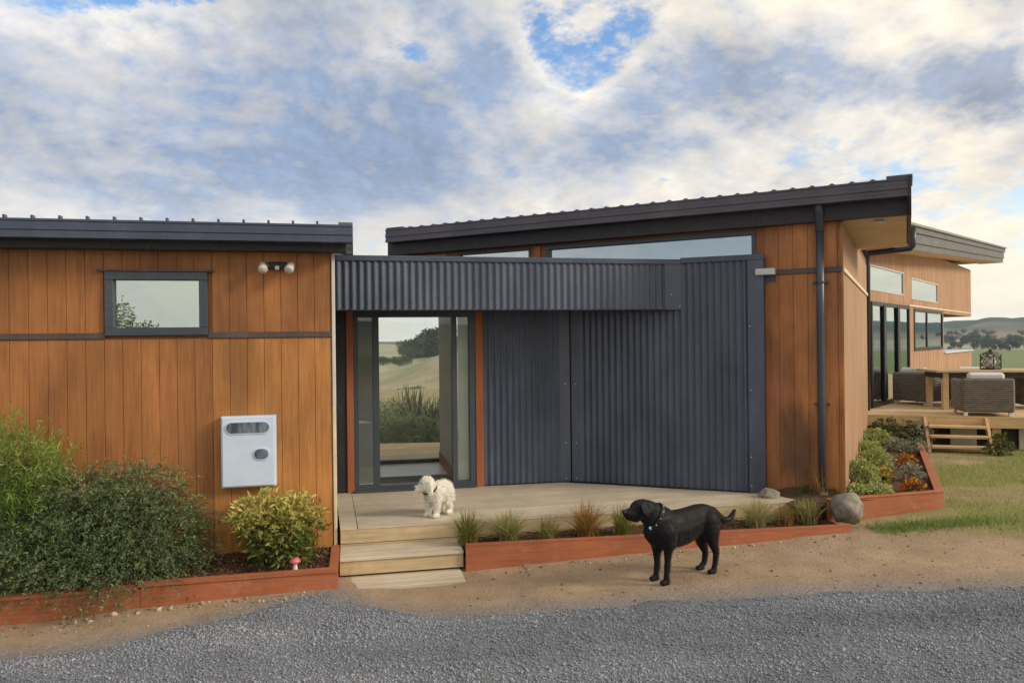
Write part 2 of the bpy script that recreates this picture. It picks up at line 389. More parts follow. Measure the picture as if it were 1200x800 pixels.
M['leaf_gold'] = leafmat('golden_leaf', [(0, (0.045, 0.075, 0.02)), (0.40, (0.13, 0.17, 0.035)), (0.70, (0.56, 0.50, 0.13)), (1, (0.74, 0.58, 0.26))])
M['leaf_lime'] = leafmat('lime_mound_leaf', [(0, (0.14, 0.20, 0.05)), (0.5, (0.36, 0.43, 0.13)), (1, (0.60, 0.60, 0.32))])
M['leaf_bed'] = leafmat('bed_shrub_leaf', [(0, (0.03, 0.055, 0.015)), (0.6, (0.09, 0.12, 0.03)), (1, (0.30, 0.25, 0.05))])
M['leaf_silver'] = leafmat('silver_leaf', [(0, (0.14, 0.17, 0.11)), (0.6, (0.30, 0.33, 0.24)), (1, (0.55, 0.52, 0.42))])
M['petal'] = leafmat('orange_petal', [(0, (0.10, 0.14, 0.03)), (0.35, (0.55, 0.12, 0.01)), (0.75, (0.72, 0.26, 0.01)), (1, (0.78, 0.45, 0.03))])
M['petal_y'] = leafmat('yellow_petal', [(0, (0.12, 0.17, 0.03)), (0.4, (0.68, 0.42, 0.02)), (1, (0.80, 0.62, 0.10))])
M['tuft_green'] = leafmat('green_tuft', [(0, (0.09, 0.115, 0.025)), (0.5, (0.27, 0.28, 0.07)), (1, (0.50, 0.40, 0.18))], trans=0.35)
M['tuft_pale'] = leafmat('pale_tuft', [(0, (0.16, 0.18, 0.05)), (0.6, (0.40, 0.38, 0.16)), (1, (0.62, 0.54, 0.30))], trans=0.35)
M['tuft_bronze'] = leafmat('bronze_tuft', [(0, (0.14, 0.09, 0.02)), (0.6, (0.36, 0.20, 0.05)), (1, (0.52, 0.33, 0.12))], trans=0.35)
M['flax'] = leafmat('flax_leaf', [(0, (0.06, 0.07, 0.035)), (0.6, (0.14, 0.15, 0.075)), (1, (0.32, 0.29, 0.14))])
M['scrub'] = leafmat('garden_scrub', [(0, (0.12, 0.165, 0.07)), (0.6, (0.29, 0.35, 0.15)), (1, (0.50, 0.50, 0.26))], trans=.4)
M['far_leaf'] = leafmat('far_tree_leaf', [(0, (0.020, 0.035, 0.018)), (0.6, (0.045, 0.065, 0.03)), (1, (0.10, 0.11, 0.055))])
M['lawn'] = leafmat('lawn_blade', [(0, (0.12, 0.20, 0.035)), (0.5, (0.28, 0.36, 0.08)), (0.85, (0.44, 0.41, 0.17)), (1, (0.57, 0.47, 0.26))], trans=0.3)
def chipmat(name, stops, rough=0.85):
    m = Mat(name, rough, spec=0.3); r = m.n('ShaderNodeValToRGB'); m.l(m.attr('tint'), r.inputs[0]); el = r.color_ramp.elements
    while len(el) < len(stops): el.new(0.5)
    for e, (p, c) in zip(el, stops): e.position = p; e.color = (*c, 1)
    m.color(r.outputs[0]); return m.m
M['mulch'] = chipmat('bark_mulch', [(0, (0.035, 0.020, 0.014)), (0.6, (0.13, 0.060, 0.036)), (1, (0.27, 0.14, 0.09))])
M['gravel'] = chipmat('gravel_stone', [(0, (0.075, 0.083, 0.10)), (0.5, (0.220, 0.238, 0.28)), (0.85, (0.36, 0.38, 0.425)), (1, (0.50, 0.49, 0.47))])
M['pebble'] = chipmat('tan_stone', [(0, (0.13, 0.095, 0.06)), (0.5, (0.30, 0.23, 0.16)), (1, (0.52, 0.45, 0.35))])

# ------------------------------------------------------------------ noise for masks and terrain
def vnoise(x, y, seed=0):
    def h(i, j):
        n = (i * 374761393 + j * 668265263 + seed * 1442695041) & 0x7fffffff
        n = ((n ^ (n >> 13)) * 1274126177) & 0x7fffffff
        return ((n ^ (n >> 16)) & 0xffff) / 65535.0
    xi = np.floor(x).astype(np.int64); yi = np.floor(y).astype(np.int64); fx = x - xi; fy = y - yi
    fx = fx * fx * (3 - 2 * fx); fy = fy * fy * (3 - 2 * fy)
    return (h(xi, yi) * (1 - fx) + h(xi + 1, yi) * fx) * (1 - fy) + (h(xi, yi + 1) * (1 - fx) + h(xi + 1, yi + 1) * fx) * fy
def fbm(x, y, oct=4, seed=0):
    x = np.asarray(x, float); y = np.asarray(y, float)
    s = 0; a = 0.5; t = 0
    for k in range(oct): s = s + a * vnoise(x * 2 ** k + 17.3 * k, y * 2 ** k + 9.1 * k, seed + k); t += a; a *= 0.5
    return s / t
def sst(a, b, x): t = np.clip((np.asarray(x, float) - a) / (b - a), 0, 1); return t * t * (3 - 2 * t)

CP = np.array([(-4.11, 5.96, -.43), (-1.55, 6.5, -.34), (-.9, 6.6, -.41), (-.46, 7.05, -.36), (1.2, 7.3, -.29), (3.48, 7.66, -.21), (4.88, 8.44, -.145),
    (1.5, 6.4, -.28), (7, 11.9, -.15), (9, 10, -.15), (0, 4, -.27), (-4, 4, -.38), (4, 4, -.22), (0, 0, -.12), (-1.7, 7.3, -.36), (0, 9, -.45), (5, 11, -.2),
    (12, 14, -.2), (12, 8, -.15), (12, 4, -.15), (-8, 6, -.5), (-8, 2, -.4), (10, 22, -.3), (0, -4, -.1), (-6, 10, -.5), (-1, 13, -.4), (2, 14, -.4), (6, 18, -.3), (14, 25, -.4), (-8, -6, -.3), (8, -6, -.15)])
def _U(r): return np.where(r > 1e-9, r * r * np.log(np.maximum(r, 1e-9)), 0)
_n = len(CP); _K = _U(np.hypot(CP[:, None, 0] - CP[None, :, 0], CP[:, None, 1] - CP[None, :, 1])) + 0.4 * np.eye(_n)
_P = np.c_[np.ones(_n), CP[:, :2]]; _A = np.block([[_K, _P], [_P.T, np.zeros((3, 3))]])
_w = np.linalg.solve(_A, np.r_[CP[:, 2], 0, 0, 0])
def near_z(x, y):
    x = np.asarray(x, float); y = np.asarray(y, float)
    r = np.hypot(x[..., None] - CP[:, 0], y[..., None] - CP[:, 1])
    z = _U(r) @ _w[:_n] + _w[_n] + _w[_n + 1] * x + _w[_n + 2] * y
    return np.clip(z, -0.6, 0.0)
def bump_z(x, y):                                              # small unevenness of the trodden earth
    return (fbm(x * 1.3, y * 1.3, 3, 3) - 0.5) * 0.035 + (fbm(x * 7, y * 7, 2, 9) - 0.5) * 0.012
def ground_z(x, y):
    x = np.asarray(x, float); y = np.asarray(y, float); r = np.hypot(x, y); az = np.degrees(np.arctan2(x, y))
    zn = near_z(x, y) + bump_z(x, y) * sst(40, 20, r)
    und = (fbm(x / 160 + 5, y / 160, 3, 21) - 0.5) * 7 * sst(60, 300, r)
    zf = -0.4 - 13.6 * sst(27, 170, r) + und
    zf = zf + 9.5 * sst(-10.5, -4.6, az) * sst(20, 8, az) * np.exp(-((r - 330) / 105) ** 2)                  # grassy spur behind the house
    zf = zf + 6.0 * np.exp(-((az + 5.6) / 2.6) ** 2) * np.exp(-((r - 640) / 120) ** 2)                        # wooded knoll
    zf = zf + 9.0 * sst(700, 1200, r)
    hill = 0.22 + 0.10 * sst(-9, -6, az) + 0.8 * sst(15, 33, az) + 0.18 * np.sin(az * 0.35) * sst(36, 50, np.abs(az)) + 0.4 * sst(60, 140, np.abs(az))
    rough = 0.75 + 0.5 * fbm(az * 0.45 + 40, r / 900, 4, 33)
    zf = zf + 46 * hill * rough * sst(1150, 2300, r)
    zf = zf - 10 * sst(2350, 2850, r)
    return zn * (1 - sst(24, 34, r)) + zf * sst(24, 34, r)

# gravel drive: mask over world x, y (edge follows the photograph's line, broken by noise)
_ge = np.array([on_z(px, py, -0.32)[:2] for px, py in ((-500, 800), (-200, 775), (0, 758), (150, 742), (300, 708), (385, 690), (430, 702), (520, 716), (640, 712), (760, 706), (900, 703), (1050, 702), (1200, 701), (1500, 700), (2000, 700))])
def gravel_edge(x): return np.interp(x, _ge[:, 0], _ge[:, 1])
def gravel_mask(x, y):
    e = gravel_edge(x) - .13 + (fbm(x * 2.6, y * 2.6, 4, 51) - 0.5) * 0.22
    return sst(-0.26, 0.24, e - y) * sst(-12, -8, y)
def grass_mask(x, y):
    a = ((x - 4.0) * 0.8 + (y - 7.35) * 1.3)
    m = sst(0.0, 1.3, a + (fbm(x * 1.7, y * 1.7, 4, 61) - 0.5) * 2.4)
    path = np.exp(-(((x - 6.75) / 0.6) ** 2 + ((y - 11.6) / .5) ** 2)) * 0.7        # worn earth below the deck steps
    return np.clip(m * (0.50 + 0.6 * sst(0.32, 0.60, fbm(x * 1.3 + 3, y * 1.3, 4, 71))) - path, 0, 1)

# ------------------------------------------------------------------ the ground: one polar sheet round the camera out to the hills
rr = [0.0]; r_ = 0.4
while r_ < 2850: rr.append(r_); r_ += 0.075 if 3.5 < r_ < 13 else (0.25 if r_ < 3.5 else max(0.12, r_ * 0.032))
rr = np.array(rr[1:])
az = np.radians(np.r_[np.arange(-180, -50, 4.0), np.arange(-50, 52, 0.4), np.arange(52, 180, 4.0)])
RR, AZ = np.meshgrid(rr, az, indexing='ij'); GX = RR * np.sin(AZ); GY = RR * np.cos(AZ)
GZ = ground_z(GX, GY)
nr, na = RR.shape
I = np.arange(nr * na).reshape(nr, na); In = np.roll(I, -1, axis=1)
GF = np.stack([I[:-1], I[1:], In[1:], In[:-1]], -1).reshape(-1, 4)
gm = grass_mask(GX, GY) * sst(45, 20, RR)
azd = np.degrees(AZ)
far = sst(22, 60, RR)
wood_m = np.clip(0.95 * sst(1450, 1650, RR) * (0.6 + 0.4 * sst(.3, .55, fbm(GX / 420, GY / 420, 4, 87))) + sst(0.50, 0.60, fbm(GX / 210 + 11, GY / 210 + 4, 4, 81)) * sst(1500, 2100, RR) * 0.9 + sst(1900, 2200, RR) * sst(0.35, 0.55, fbm(azd * 0.6, RR / 500, 3, 83)) * 0.8
                 + np.exp(-((azd + 5.6) / 2.4) ** 2) * np.exp(-((RR - 640) / 110) ** 2) * 1.2, 0, 1)
green_m = sst(24, 27, azd) * sst(300, 345, RR) * sst(900, 820, RR) + sst(0.52, 0.6, fbm(GX / 330, GY / 330, 3, 91)) * sst(900, 1100, RR) * 0.5 + sst(120, 30, RR) * 0.7
brown_m = sst(24, 27, azd) * (sst(60, 120, RR) * sst(345, 300, RR) + sst(1250, 1300, RR) * sst(1750, 1700, RR) * 0.8)
g = Mat('earth_and_fields', 0.95, spec=0.2)
dn = g.noise(3.0, 8, 0.62); dn2 = g.noise(38, 5, 0.7)
dirt = g.mix(g.mr(dn, 0.30, 0.72), (0.30, 0.205, 0.125), (0.48, 0.35, 0.235))
pt_ = g.noise(0.9, 5, 0.6); dirt = g.mul(dirt, g.mr(pt_, .3, .7, .80, 1.14)); ol = g.noise(1.7, 4, .6, sc=(1, 1, 1)); dirt = g.mix(g.mr(ol, .55, .72, 0, .35), dirt, (.24, .22, .11))
dirt = g.mix(g.mr(dn2, 0.35, 0.75, 0, 0.5), dirt, (0.52, 0.40, 0.285))
grs = g.mix(g.mr(dn2, 0.3, 0.7), (0.19, 0.20, 0.07), (0.34, 0.31, 0.13))
gr1 = g.noise(95, 3, 0.7); gt = g.math('ADD', g.math('MULTIPLY', g.attr('grit'), .36), gr1)
dirt = g.mix(g.mr(gt, .70, .86, 0, .9), dirt, g.mix(g.mr(dn2, .3, .7), (.11, .115, .125), (.30, .305, .32)))
spk = g.noise(150, 2, .6); dirt = g.mix(g.mr(spk, .62, .72, 0, .55), dirt, (.13, .085, .05)); dirt = g.mix(g.mr(spk, .36, .27, 0, .5), dirt, (.66, .56, .44))
nearc = g.mix(g.attr('grass'), dirt, grs)
fn = g.noise(0.012, 6, 0.6)
fieldc = g.mix(g.mr(fn, 0.3, 0.7), (0.32, 0.285, 0.185), (0.44, 0.40, 0.28))
fn2 = g.noise(0.09, 6, 0.7); fieldc = g.mul(fieldc, g.mr(fn2, .3, .7, .72, 1.18)); fieldc = g.mix(g.mr(g.noise(0.03, 5, .65), .45, .65, 0, .6), fieldc, (.22, .235, .11))
fieldc = g.mix(g.attr('green'), fieldc, (0.17, 0.20, 0.075))
fieldc = g.mix(g.attr('brown'), fieldc, (0.21, 0.145, 0.10))
fieldc = g.mix(g.attr('wood'), fieldc, (0.035, 0.052, 0.026))
g.color(g.mix(g.attr('far'), nearc, fieldc)); g.bump(dn2, 0.8, 0.03)
ground = put('ground', np.stack([GX, GY, GZ], -1).reshape(-1, 3), GF, g.m, smooth=True, origin=(0, 0, 0),
    attrs={'grit': (sst(-.75, .15, gravel_edge(GX) - GY) * sst(12, 9, RR)).ravel(), 'grass': gm.ravel(), 'far': far.ravel(), 'wood': wood_m.ravel(), 'green': np.clip(green_m, 0, 1).ravel(), 'brown': np.clip(brown_m, 0, 1).ravel()}, kind='structure')

# driveway: a gravel sheet that thins out into the earth
dg = Mat('gravel_bed', 0.95, spec=0.2); a = dg.noise(60, 6, 0.75); b2 = dg.noise(2.2, 4, 0.6)
dg.color(dg.mul(dg.mix(dg.mr(a, 0.3, 0.7), (0.12, 0.127, 0.142), (0.30, 0.31, 0.33)), dg.mr(b2, 0.3, 0.7, 0.75, 1.2))); dg.bump(a, 0.9, 0.02)
sel = (RR[:, 0] < 9.5)
X, Y, Z = GX[sel], GY[sel], GZ[sel]; gmk = gravel_mask(X, Y)
DZ = Z + np.where(Y < -7.5, -0.05, 0.038 * gmk - 0.012)
k = sel.sum(); I2 = np.arange(k * na).reshape(k, na); In2 = np.roll(I2, -1, axis=1)
DF = np.stack([I2[:-1], I2[1:], In2[1:], In2[:-1]], -1).reshape(-1, 4)
keep = (gmk.ravel()[DF] > 0.02).any(1); DF = DF[keep]
use, invx = np.unique(DF, return_inverse=True); DV = np.stack([X, Y, DZ], -1).reshape(-1, 3)[use]
put('driveway', DV, invx.reshape(-1, 4), dg.m, smooth=True, kind='structure')

# ------------------------------------------------------------------ small scattered pieces
OCT = np.array([(1, 0, 0), (-1, 0, 0), (0, 1, 0), (0, -1, 0), (0, 0, 1), (0, 0, -1)], float)
OCTF = np.array([(0, 2, 4), (2, 1, 4), (1, 3, 4), (3, 0, 4), (2, 0, 5), (1, 2, 5), (3, 1, 5), (0, 3, 5)])
def rot_rand(n, rng):
    q = rng.normal(size=(n, 4)); q /= np.linalg.norm(q, axis=1)[:, None]; w, x, y, z = q.T
    return np.stack([np.stack([1 - 2 * (y * y + z * z), 2 * (x * y - z * w), 2 * (x * z + y * w)], -1), np.stack([2 * (x * y + z * w), 1 - 2 * (x * x + z * z), 2 * (y * z - x * w)], -1),
                     np.stack([2 * (x * z - y * w), 2 * (y * z + x * w), 1 - 2 * (x * x + y * y)], -1)], 1)
def scatter_stones(P, size, rng, flat=0.7):
    n = len(P); V = OCT[None] * (0.65 + 0.7 * rng.random((n, 6, 1))) * np.array((1, 0.8, flat)) * size[:, None, None]
    Rm = rot_rand(n, rng) if flat > 0.5 else None
    if Rm is None:
        a = rng.random(n) * 6.283; t = rng.normal(0, 0.35, (n, 2)); c, s = np.cos(a), np.sin(a); O = np.ones(n); Zr = np.zeros(n)
        Rm = np.stack([np.stack([c, -s, t[:, 0]], -1), np.stack([s, c, t[:, 1]], -1), np.stack([-t[:, 0], -t[:, 1], O], -1)], 1)
    V = np.einsum('nij,nkj->nki', Rm, V) + P[:, None]
    F = (OCTF[None] + 6 * np.arange(n)[:, None, None]).reshape(-1, 3)
    return V.reshape(-1, 3), F, n
def stones(name, P, size, mat, rng, tintf=None, flat=0.7, parent=None, **k):
    V, F, n = scatter_stones(P, size, rng, flat); t = rng.random(n) if tintf is None else tintf
    return put(name, V, F, mat, parent, tint=np.repeat(np.clip(t + 0, 0, 1), 8), **k)
n = 190000
x = RN.uniform(-5.5, 6.3, n); y = RN.uniform(3.5, 7.2, n)
ok = (np.abs(x) < y * 0.73 + 0.1) & (RN.random(n) < gravel_mask(x, y) ** 1.5 * (.55 + .9 * fbm(x * 1.1, y * 3.0, 3, 58))) ; x, y = x[ok], y[ok]
sz = RN.gamma(3.2, 0.0015, len(x)) + 0.0032
P = np.stack([x, y, ground_z(x, y) + 0.038 * gravel_mask(x, y) - 0.012 + sz * 0.25], -1)
stones('gravel', P, sz, M['gravel'], RN, np.clip(RN.normal(0.50, 0.12, len(x)) + (fbm(x * .8, y * 2.6, 3, 57) - .5) * .55, 0, 1), label='loose blue grey gravel covering the driveway', category='gravel', kind='stuff')
n = 26000                                                         # crumbs of earth, twigs and small stones on the bare ground
x = RN.uniform(-4.8, 7.5, n); y = RN.uniform(4.6, 10.5, n); q = gravel_mask(x, y)
dB = np.exp(-np.abs(y - (7.05 + 0.155 * (x + 0.46)) + 0.12) / 0.12) * (x > -0.4) * (x < 3.4) + np.exp(-np.abs(y - (6.5 + 0.2126 * (x + 1.55)) + 0.12) / 0.12) * (x < -1.5) + sst(0.5, 0.0, np.abs(y - gravel_edge(x) - 0.15)) * 0.6
ok = (q < 0.5) & (RN.random(n) < 0.34 + 0.66 * dB) & ~((x > 3.2) & (y > 8.0) & (x < 6.5)); x, y = x[ok], y[ok]
ok = ~((y > 6.47 + 0.2126 * (x + 1.55)) & (x < -0.4)) & ~((y > 7.0 + 0.155 * (x + 0.46)) & (x > -0.5) & (x < 3.5)); x, y = x[ok], y[ok]
dB = np.exp(-np.abs(y - (7.05 + 0.155 * (x + 0.46)) + 0.12) / 0.12) * (x > -0.4) * (x < 3.4) + 1.3 * np.exp(-np.abs(y - (6.5 + 0.2126 * (x + 1.55)) + 0.13) / 0.14) * (x < -1.5)
sz = (RN.gamma(1.6, 0.0016, len(x)) + 0.0018) * (1 + 3.2 * dB * RN.random(len(x)))
stones('loose_stones', np.stack([x, y, ground_z(x, y) + sz * 0.2], -1), np.minimum(sz, 0.04), M['pebble'], RN, RN.random(len(x)), label='small loose stones and crumbs on the bare earth', category='stones', kind='stuff')

n = 150                                                          # dry leaves and bits of bark lying about
x = RN.uniform(-1, 6, n); y = RN.uniform(5.9, 8.2, n); ok = (y < 6.95 + .155 * (x + .46)) & (gravel_mask(x, y) < .5); x, y = x[ok], y[ok]
V, F, m = scatter_stones(np.stack([x, y, ground_z(x, y) + .004], -1), RN.uniform(.007, .018, len(x)), RN, .22); V = V * 1.0
put('leaf_litter', V, F, M['mulch'], tint=np.repeat(RN.random(m), 8), label='dry leaves and bark scraps on the bare earth', category='litter', kind='stuff')

# ------------------------------------------------------------------ foliage generators
def leaf_faces(P, D, Ln, Wd, rng, fold=0.15):
    n = len(P); D = D / np.maximum(np.linalg.norm(D, axis=1), 1e-6)[:, None]
    q = rng.normal(size=(n, 3)); S = np.cross(D, q); S /= np.maximum(np.linalg.norm(S, axis=1), 1e-6)[:, None]; N = np.cross(S, D)
    Ln = np.broadcast_to(Ln, (n,))[:, None]; Wd = np.broadcast_to(Wd, (n,))[:, None]
    mid = P + D * Ln * 0.45
    V = np.stack([P, mid + S * Wd / 2 + N * Wd * fold, P + D * Ln, mid - S * Wd / 2 + N * Wd * fold], 1).reshape(-1, 3)
    F = (np.array([(0, 1, 2), (0, 2, 3)])[None] + 4 * np.arange(n)[:, None, None]).reshape(-1, 3)
    return V, F
def in_lobes(lobes, n, rng, shell=0.55):
    w = np.array([l[3] * l[4] * l[5] for l in lobes]); w = w / w.sum(); k = rng.choice(len(lobes), n, p=w)
    L_ = np.array(lobes)[k]; d = rng.normal(size=(n, 3)); d /= np.linalg.norm(d, axis=1)[:, None]
    r = rng.random(n) ** (1 / 3) * (1 - shell) + shell * np.cbrt(rng.random(n) * 0.5 + 0.5)
    return L_[:, :3] + d * r[:, None] * L_[:, 3:6], d, L_
def sprays(lobes, n_tw, tw_len, per, leaf, rng, up=0.25, droop=0.5, spread=0.4, ang=0.9, zmin=-9):
    """twigs growing out of the lobes' volume, leaves along each twig"""
    B, d, L_ = in_lobes(lobes, n_tw, rng)
    D = d + np.array((0, 0, up)) + rng.normal(0, spread, (n_tw, 3)); D /= np.linalg.norm(D, axis=1)[:, None]
    ln = tw_len * (0.5 + rng.random(n_tw))
    t = np.linspace(0.05, 1, per)[None, :] + rng.normal(0, 0.03, (n_tw, per))
    P = B[:, None] + D[:, None] * (t * ln[:, None])[..., None]; P[..., 2] -= droop * (t ** 2) * ln[:, None]
    TD = np.repeat(D[:, None], per, 1) + rng.normal(0, ang, (n_tw, per, 3)); TD[..., 2] -= droop * t
    P = P.reshape(-1, 3); TD = TD.reshape(-1, 3); ok = P[:, 2] > zmin; P, TD = P[ok], TD[ok]
    lw = leaf[0] * (0.5 + 1.1 * rng.random(len(P)) ** 1.5)
    V, F = leaf_faces(P, TD, lw, lw * leaf[1], rng)
    return V, F, P, np.repeat(rng.random(n_tw), per)[ok], (B, D, ln, droop)
def twig_tubes(info, k, rng, r=0.004):
    B, D, ln, droop = info; mb = MB()
    for i in rng.choice(len(B), min(k, len(B)), replace=False):
        mb.tube([B[i] + D[i] * ln[i] * t - np.array((0, 0, droop * t * t * ln[i])) for t in (-0.6, 0, 0.5, 1)], [r * 1.5, r, r * 0.7, r * 0.3], 4, False)
    return mb
def bush(name, label, cat, lobes, n_tw, tw_len, per, leaf, mat, rng, base, tintf=None, group=None, stems=8, zmin=-9, twigs=60, **k):
    root = thing(name, base, label, cat, group)
    V, F, P, tw, info = sprays(lobes, n_tw, tw_len, per, leaf, rng, zmin=zmin, **k)
    t = np.clip(0.25 + 0.3 * tw + 0.35 * rng.random(len(P)) if tintf is None else tintf(P, tw, rng), 0, 1)
    put('foliage', V, F, mat, root, tint=np.repeat(t, 2))
    mb = twig_tubes(info, twigs, rng)
    for i in range(stems):
        l_ = lobes[i % len(lobes)]; e = np.array(l_[:3]) + rng.normal(0, 0.4, 3) * np.array(l_[3:6]); b = np.array(base) + np.array((rng.normal(0, .05), rng.normal(0, .05), -0.02))
        mb.tube([b, b * 0.5 + e * 0.5 + rng.normal(0, .03, 3), e], [0.012, 0.008, 0.004], 5)
    part('stem', mb, M['bark'], root); return root
def tuft(name, label, base, n, h, spread, mat, rng, width=0.006, group=None, cat='grass tuft', curl=0.6, tb=0.5):
    root = thing(name, base, label, cat, group)
    a = rng.random(n) * 6.283; b0 = np.array(base) + np.c_[rng.normal(0, .035, n), rng.normal(0, .03, n), np.full(n, -0.01)]
    ln = h * (0.55 + 0.55 * rng.random(n)); out = spread * np.abs(rng.normal(0.55, 0.35, n))
    dr = np.c_[np.cos(a), np.sin(a), np.zeros(n)]; side = np.c_[-np.sin(a + rng.normal(0, .8, n)), np.cos(a), np.zeros(n)]
    seg = 5; rows = []
    for k in range(seg):
        t = k / (seg - 1); c = b0 + dr * (out * t ** 1.6)[:, None] + np.c_[np.zeros(n), np.zeros(n), ln * (t - curl * 0.5 * t ** 3 * np.minimum(out / (spread + 1e-6), 1.6))]
        w = width * (1 - t) ** 0.7 * 0.5 + 0.0006; rows += [c - side * w, c + side * w]
    V = np.stack(rows, 1).reshape(-1, 3)
    fq = np.array([(2 * k, 2 * k + 1, 2 * k + 3, 2 * k + 2) for k in range(seg - 1)])
    F = (fq[None] + 2 * seg * np.arange(n)[:, None, None]).reshape(-1, 4)
    t = np.clip(tb + rng.normal(0, .22, n), 0, 1)
    put('blades', V, F, mat, root, tint=np.repeat(t, seg - 1)); return root

# ------------------------------------------------------------------ the house: three wings round a splayed entry
house = thing('house', (0, 9, -0.3), 'low timber and slate steel house with three splayed wings under skillion roofs', 'house')
U1 = (math.cos(A1), math.sin(A1)); A2 = math.radians(28)
C1 = (-1.77, 7.30)
FL = Frame(C1, U1)                                     # left wing front
FE = Frame((-0.72, 9.20), U1)                          # recessed door wall
C2 = (3.72, 8.36)
FM = Frame(C2, (math.cos(A2), -math.sin(A2)))          # main block front
FS = Frame(C2, (math.sin(A2), math.cos(A2)))           # main block side
E1 = np.array((2.93, 8.64)); AW = math.radians(21.7); UW = np.array((math.cos(AW), -math.sin(AW)))
def isect(p, u, q, v):
    A = np.array([[u[0], -v[0]], [u[1], -v[1]]]); t = np.linalg.solve(A, np.array(q) - np.array(p)); return np.array(p) + np.array(u) * t[0]
I0 = isect(FE.o, FE.u, E1, UW)
FW = Frame(I0, UW); LW = np.hypot(*(E1 - I0))          # slate wall running out to the right
ra = math.radians(50); R0 = (6.9, 14.4); FR = Frame(R0, (math.cos(ra), math.sin(ra)))

def cladding(F, s0, s1, z0, z1, mats, parent, pitch=0.15, gap=0.0045, holes=(), t=0.008, c=0.002, phase=0.0, d=0.0):
    s = s0 - phase
    while s < s1 - 0.004:
        a, b = max(s + gap / 2, s0), min(s + pitch - gap / 2, s1); s += pitch
        if b - a < 0.004: continue
        segs = [(z0, z1)]
        cuts = [(a, b)]
        for (h0, h1, y0, y1) in holes:
            if b > h0 and a < h1:
                new = []
                for (p, q) in segs:
                    if q <= y0 or p >= y1: new.append((p, q)); continue
                    if p < y0: new.append((p, y0))
                    if q > y1: new.append((y1, q))
                segs = new
                if a < h0 - 0.004: cuts_l = (a, h0)
                else: cuts_l = None
                cuts_r = (h1, b) if b > h1 + 0.004 else None
                for cr in (cuts_l, cuts_r):
                    if cr: pbox('board', F, (cr[0], cr[1], d, d + t, y0, y1), mats((a + b) / 2, (y0 + y1) / 2), parent, c)
        for (p, q) in segs:
            if q - p > 0.01: pbox('board', F, (a, b, d, d + t, p, q), mats((a + b) / 2, (p + q) / 2), parent, c)
def holed(mb, F, s0, s1, d0, d1, z0, z1, holes):
    """solid wall with rectangular openings, as butting boxes"""
    xs = sorted({s0, s1, *[h for o in holes for h in o[:2]]})
    for a, b in zip(xs[:-1], xs[1:]):
        cuts = sorted([(o[2], o[3]) for o in holes if o[0] < (a + b) / 2 < o[1]]); z = z0
        for p, q in cuts:
            if p > z: mb.box(F, a, b, d0, d1, z, p)
            z = max(z, q)
        if z < z1: mb.box(F, a, b, d0, d1, z, z1)
    return mb
def window(F, s0, s1, z0, z1, parent, gm, fw=0.07, mullions=(), d=0.03, name='window', fmat=None, deep=0.10, sill=None):
    fm = fmat or M['frame']; fr = MB()
    fr.box(F, s0, s1, d - deep, d, z1 - fw, z1, .004).box(F, s0, s1, d - deep, d, z0, z0 + fw, .004)
    fr.box(F, s0, s0 + fw, d - deep, d - .002, z0 + fw, z1 - fw, .004).box(F, s1 - fw, s1, d - deep, d - .002, z0 + fw, z1 - fw, .004)
    w = part(name, fr, fm, parent)
    edges = [s0 + fw] + [x for m in mullions for x in (m - fw * .4, m + fw * .4)] + [s1 - fw]
    for m in mullions: pbox('mullion', F, (m - fw * .4, m + fw * .4, d - deep, d - .004, z0 + fw, z1 - fw), fm, w, .003)
    for a, b in zip(edges[::2], edges[1::2]): pbox('pane', F, (a, b, d - deep * .6, d - deep * .6 + .006, z0 + fw, z1 - fw), gm, w)
    return w
def gutter(F, s0, s1, d, ztop, h, depth, mat, parent, name='gutter'):
    prof = [(d, ztop), (d + depth, ztop), (d + depth, ztop - .018), (d + depth - .008, ztop - .024), (d + depth - .008, ztop - h * .36), (d + depth + .004, ztop - h * .40), (d + depth + .004, ztop - h * .58), (d + depth - .006, ztop - h * .62),
            (d + depth - .006, ztop - h * .8), (d + depth + .003, ztop - h * .84), (d + depth + .003, ztop - h), (d, ztop - h)]
    return part(name, MB().prism(F, prof, s0, s1), mat, parent)

# --- left wing
ZB, ZT = -0.30, 2.74
LEN = 6.0
zf0, zf1 = 1.862, 1.918                                 # mid flashing
w0, _ = FL.hit(124, 355); w1, _ = FL.hit(244, 355); wz1 = FL.z(184, 319); wz0 = FL.z(184, 393)
hole = (w0, w1, wz0, wz1)
lw = part('wall', holed(MB(), FL, -LEN, 0, -0.12, 0, ZB, ZT, [hole]), M['backing'], house)
sj = FL.s(249.5, 450)
ph = math.fmod(sj + LEN, 0.157)
holeL = [hole]
cladding(FL, -LEN, 0, zf1, ZT - .05, lambda s, z: M['clad'], lw, 0.157, holes=holeL, phase=0.157 - ph)
cladding(FL, -LEN, 0, ZB, zf0, lambda s, z: M['clad_new'] if s > sj else M['clad'], lw, 0.157, holes=holeL, phase=0.157 - ph)
for a, b in ((-LEN, w0), (w1, 0.0)): pbox('flashing', FL, (a, b, 0, .022, zf0, zf1), M['flash_brown'], lw, .004)
pbox('head_flashing', FL, (w0 - .07, w1 + .06, 0.002, .05, wz1 + .004, wz1 + .022), M['flash_brown'], lw, .003)
pbox('corner_trim', FL, (0.0, 0.032, -0.03, .020, ZB, 1.2), M['cream'], lw, .004)
pbox('corner_trim', FL, (0.001, 0.033, -0.03, .021, 1.2, ZT - .05), plain('grey_trim', (.62, .60, .56), .5), lw, .004)
pbox('base_plate', FL, (-LEN, 0, .015, .035, ZB, ZB + .12), M['clad'], lw, .004)
window(FL, w0, w1, wz0, wz1, house, M['glass_refl'], 0.075, d=0.045)
FLs = FL.perp(0, 0)                                     # return wall of the left wing, facing the entry
FLs = Frame(C1, -FL.n)
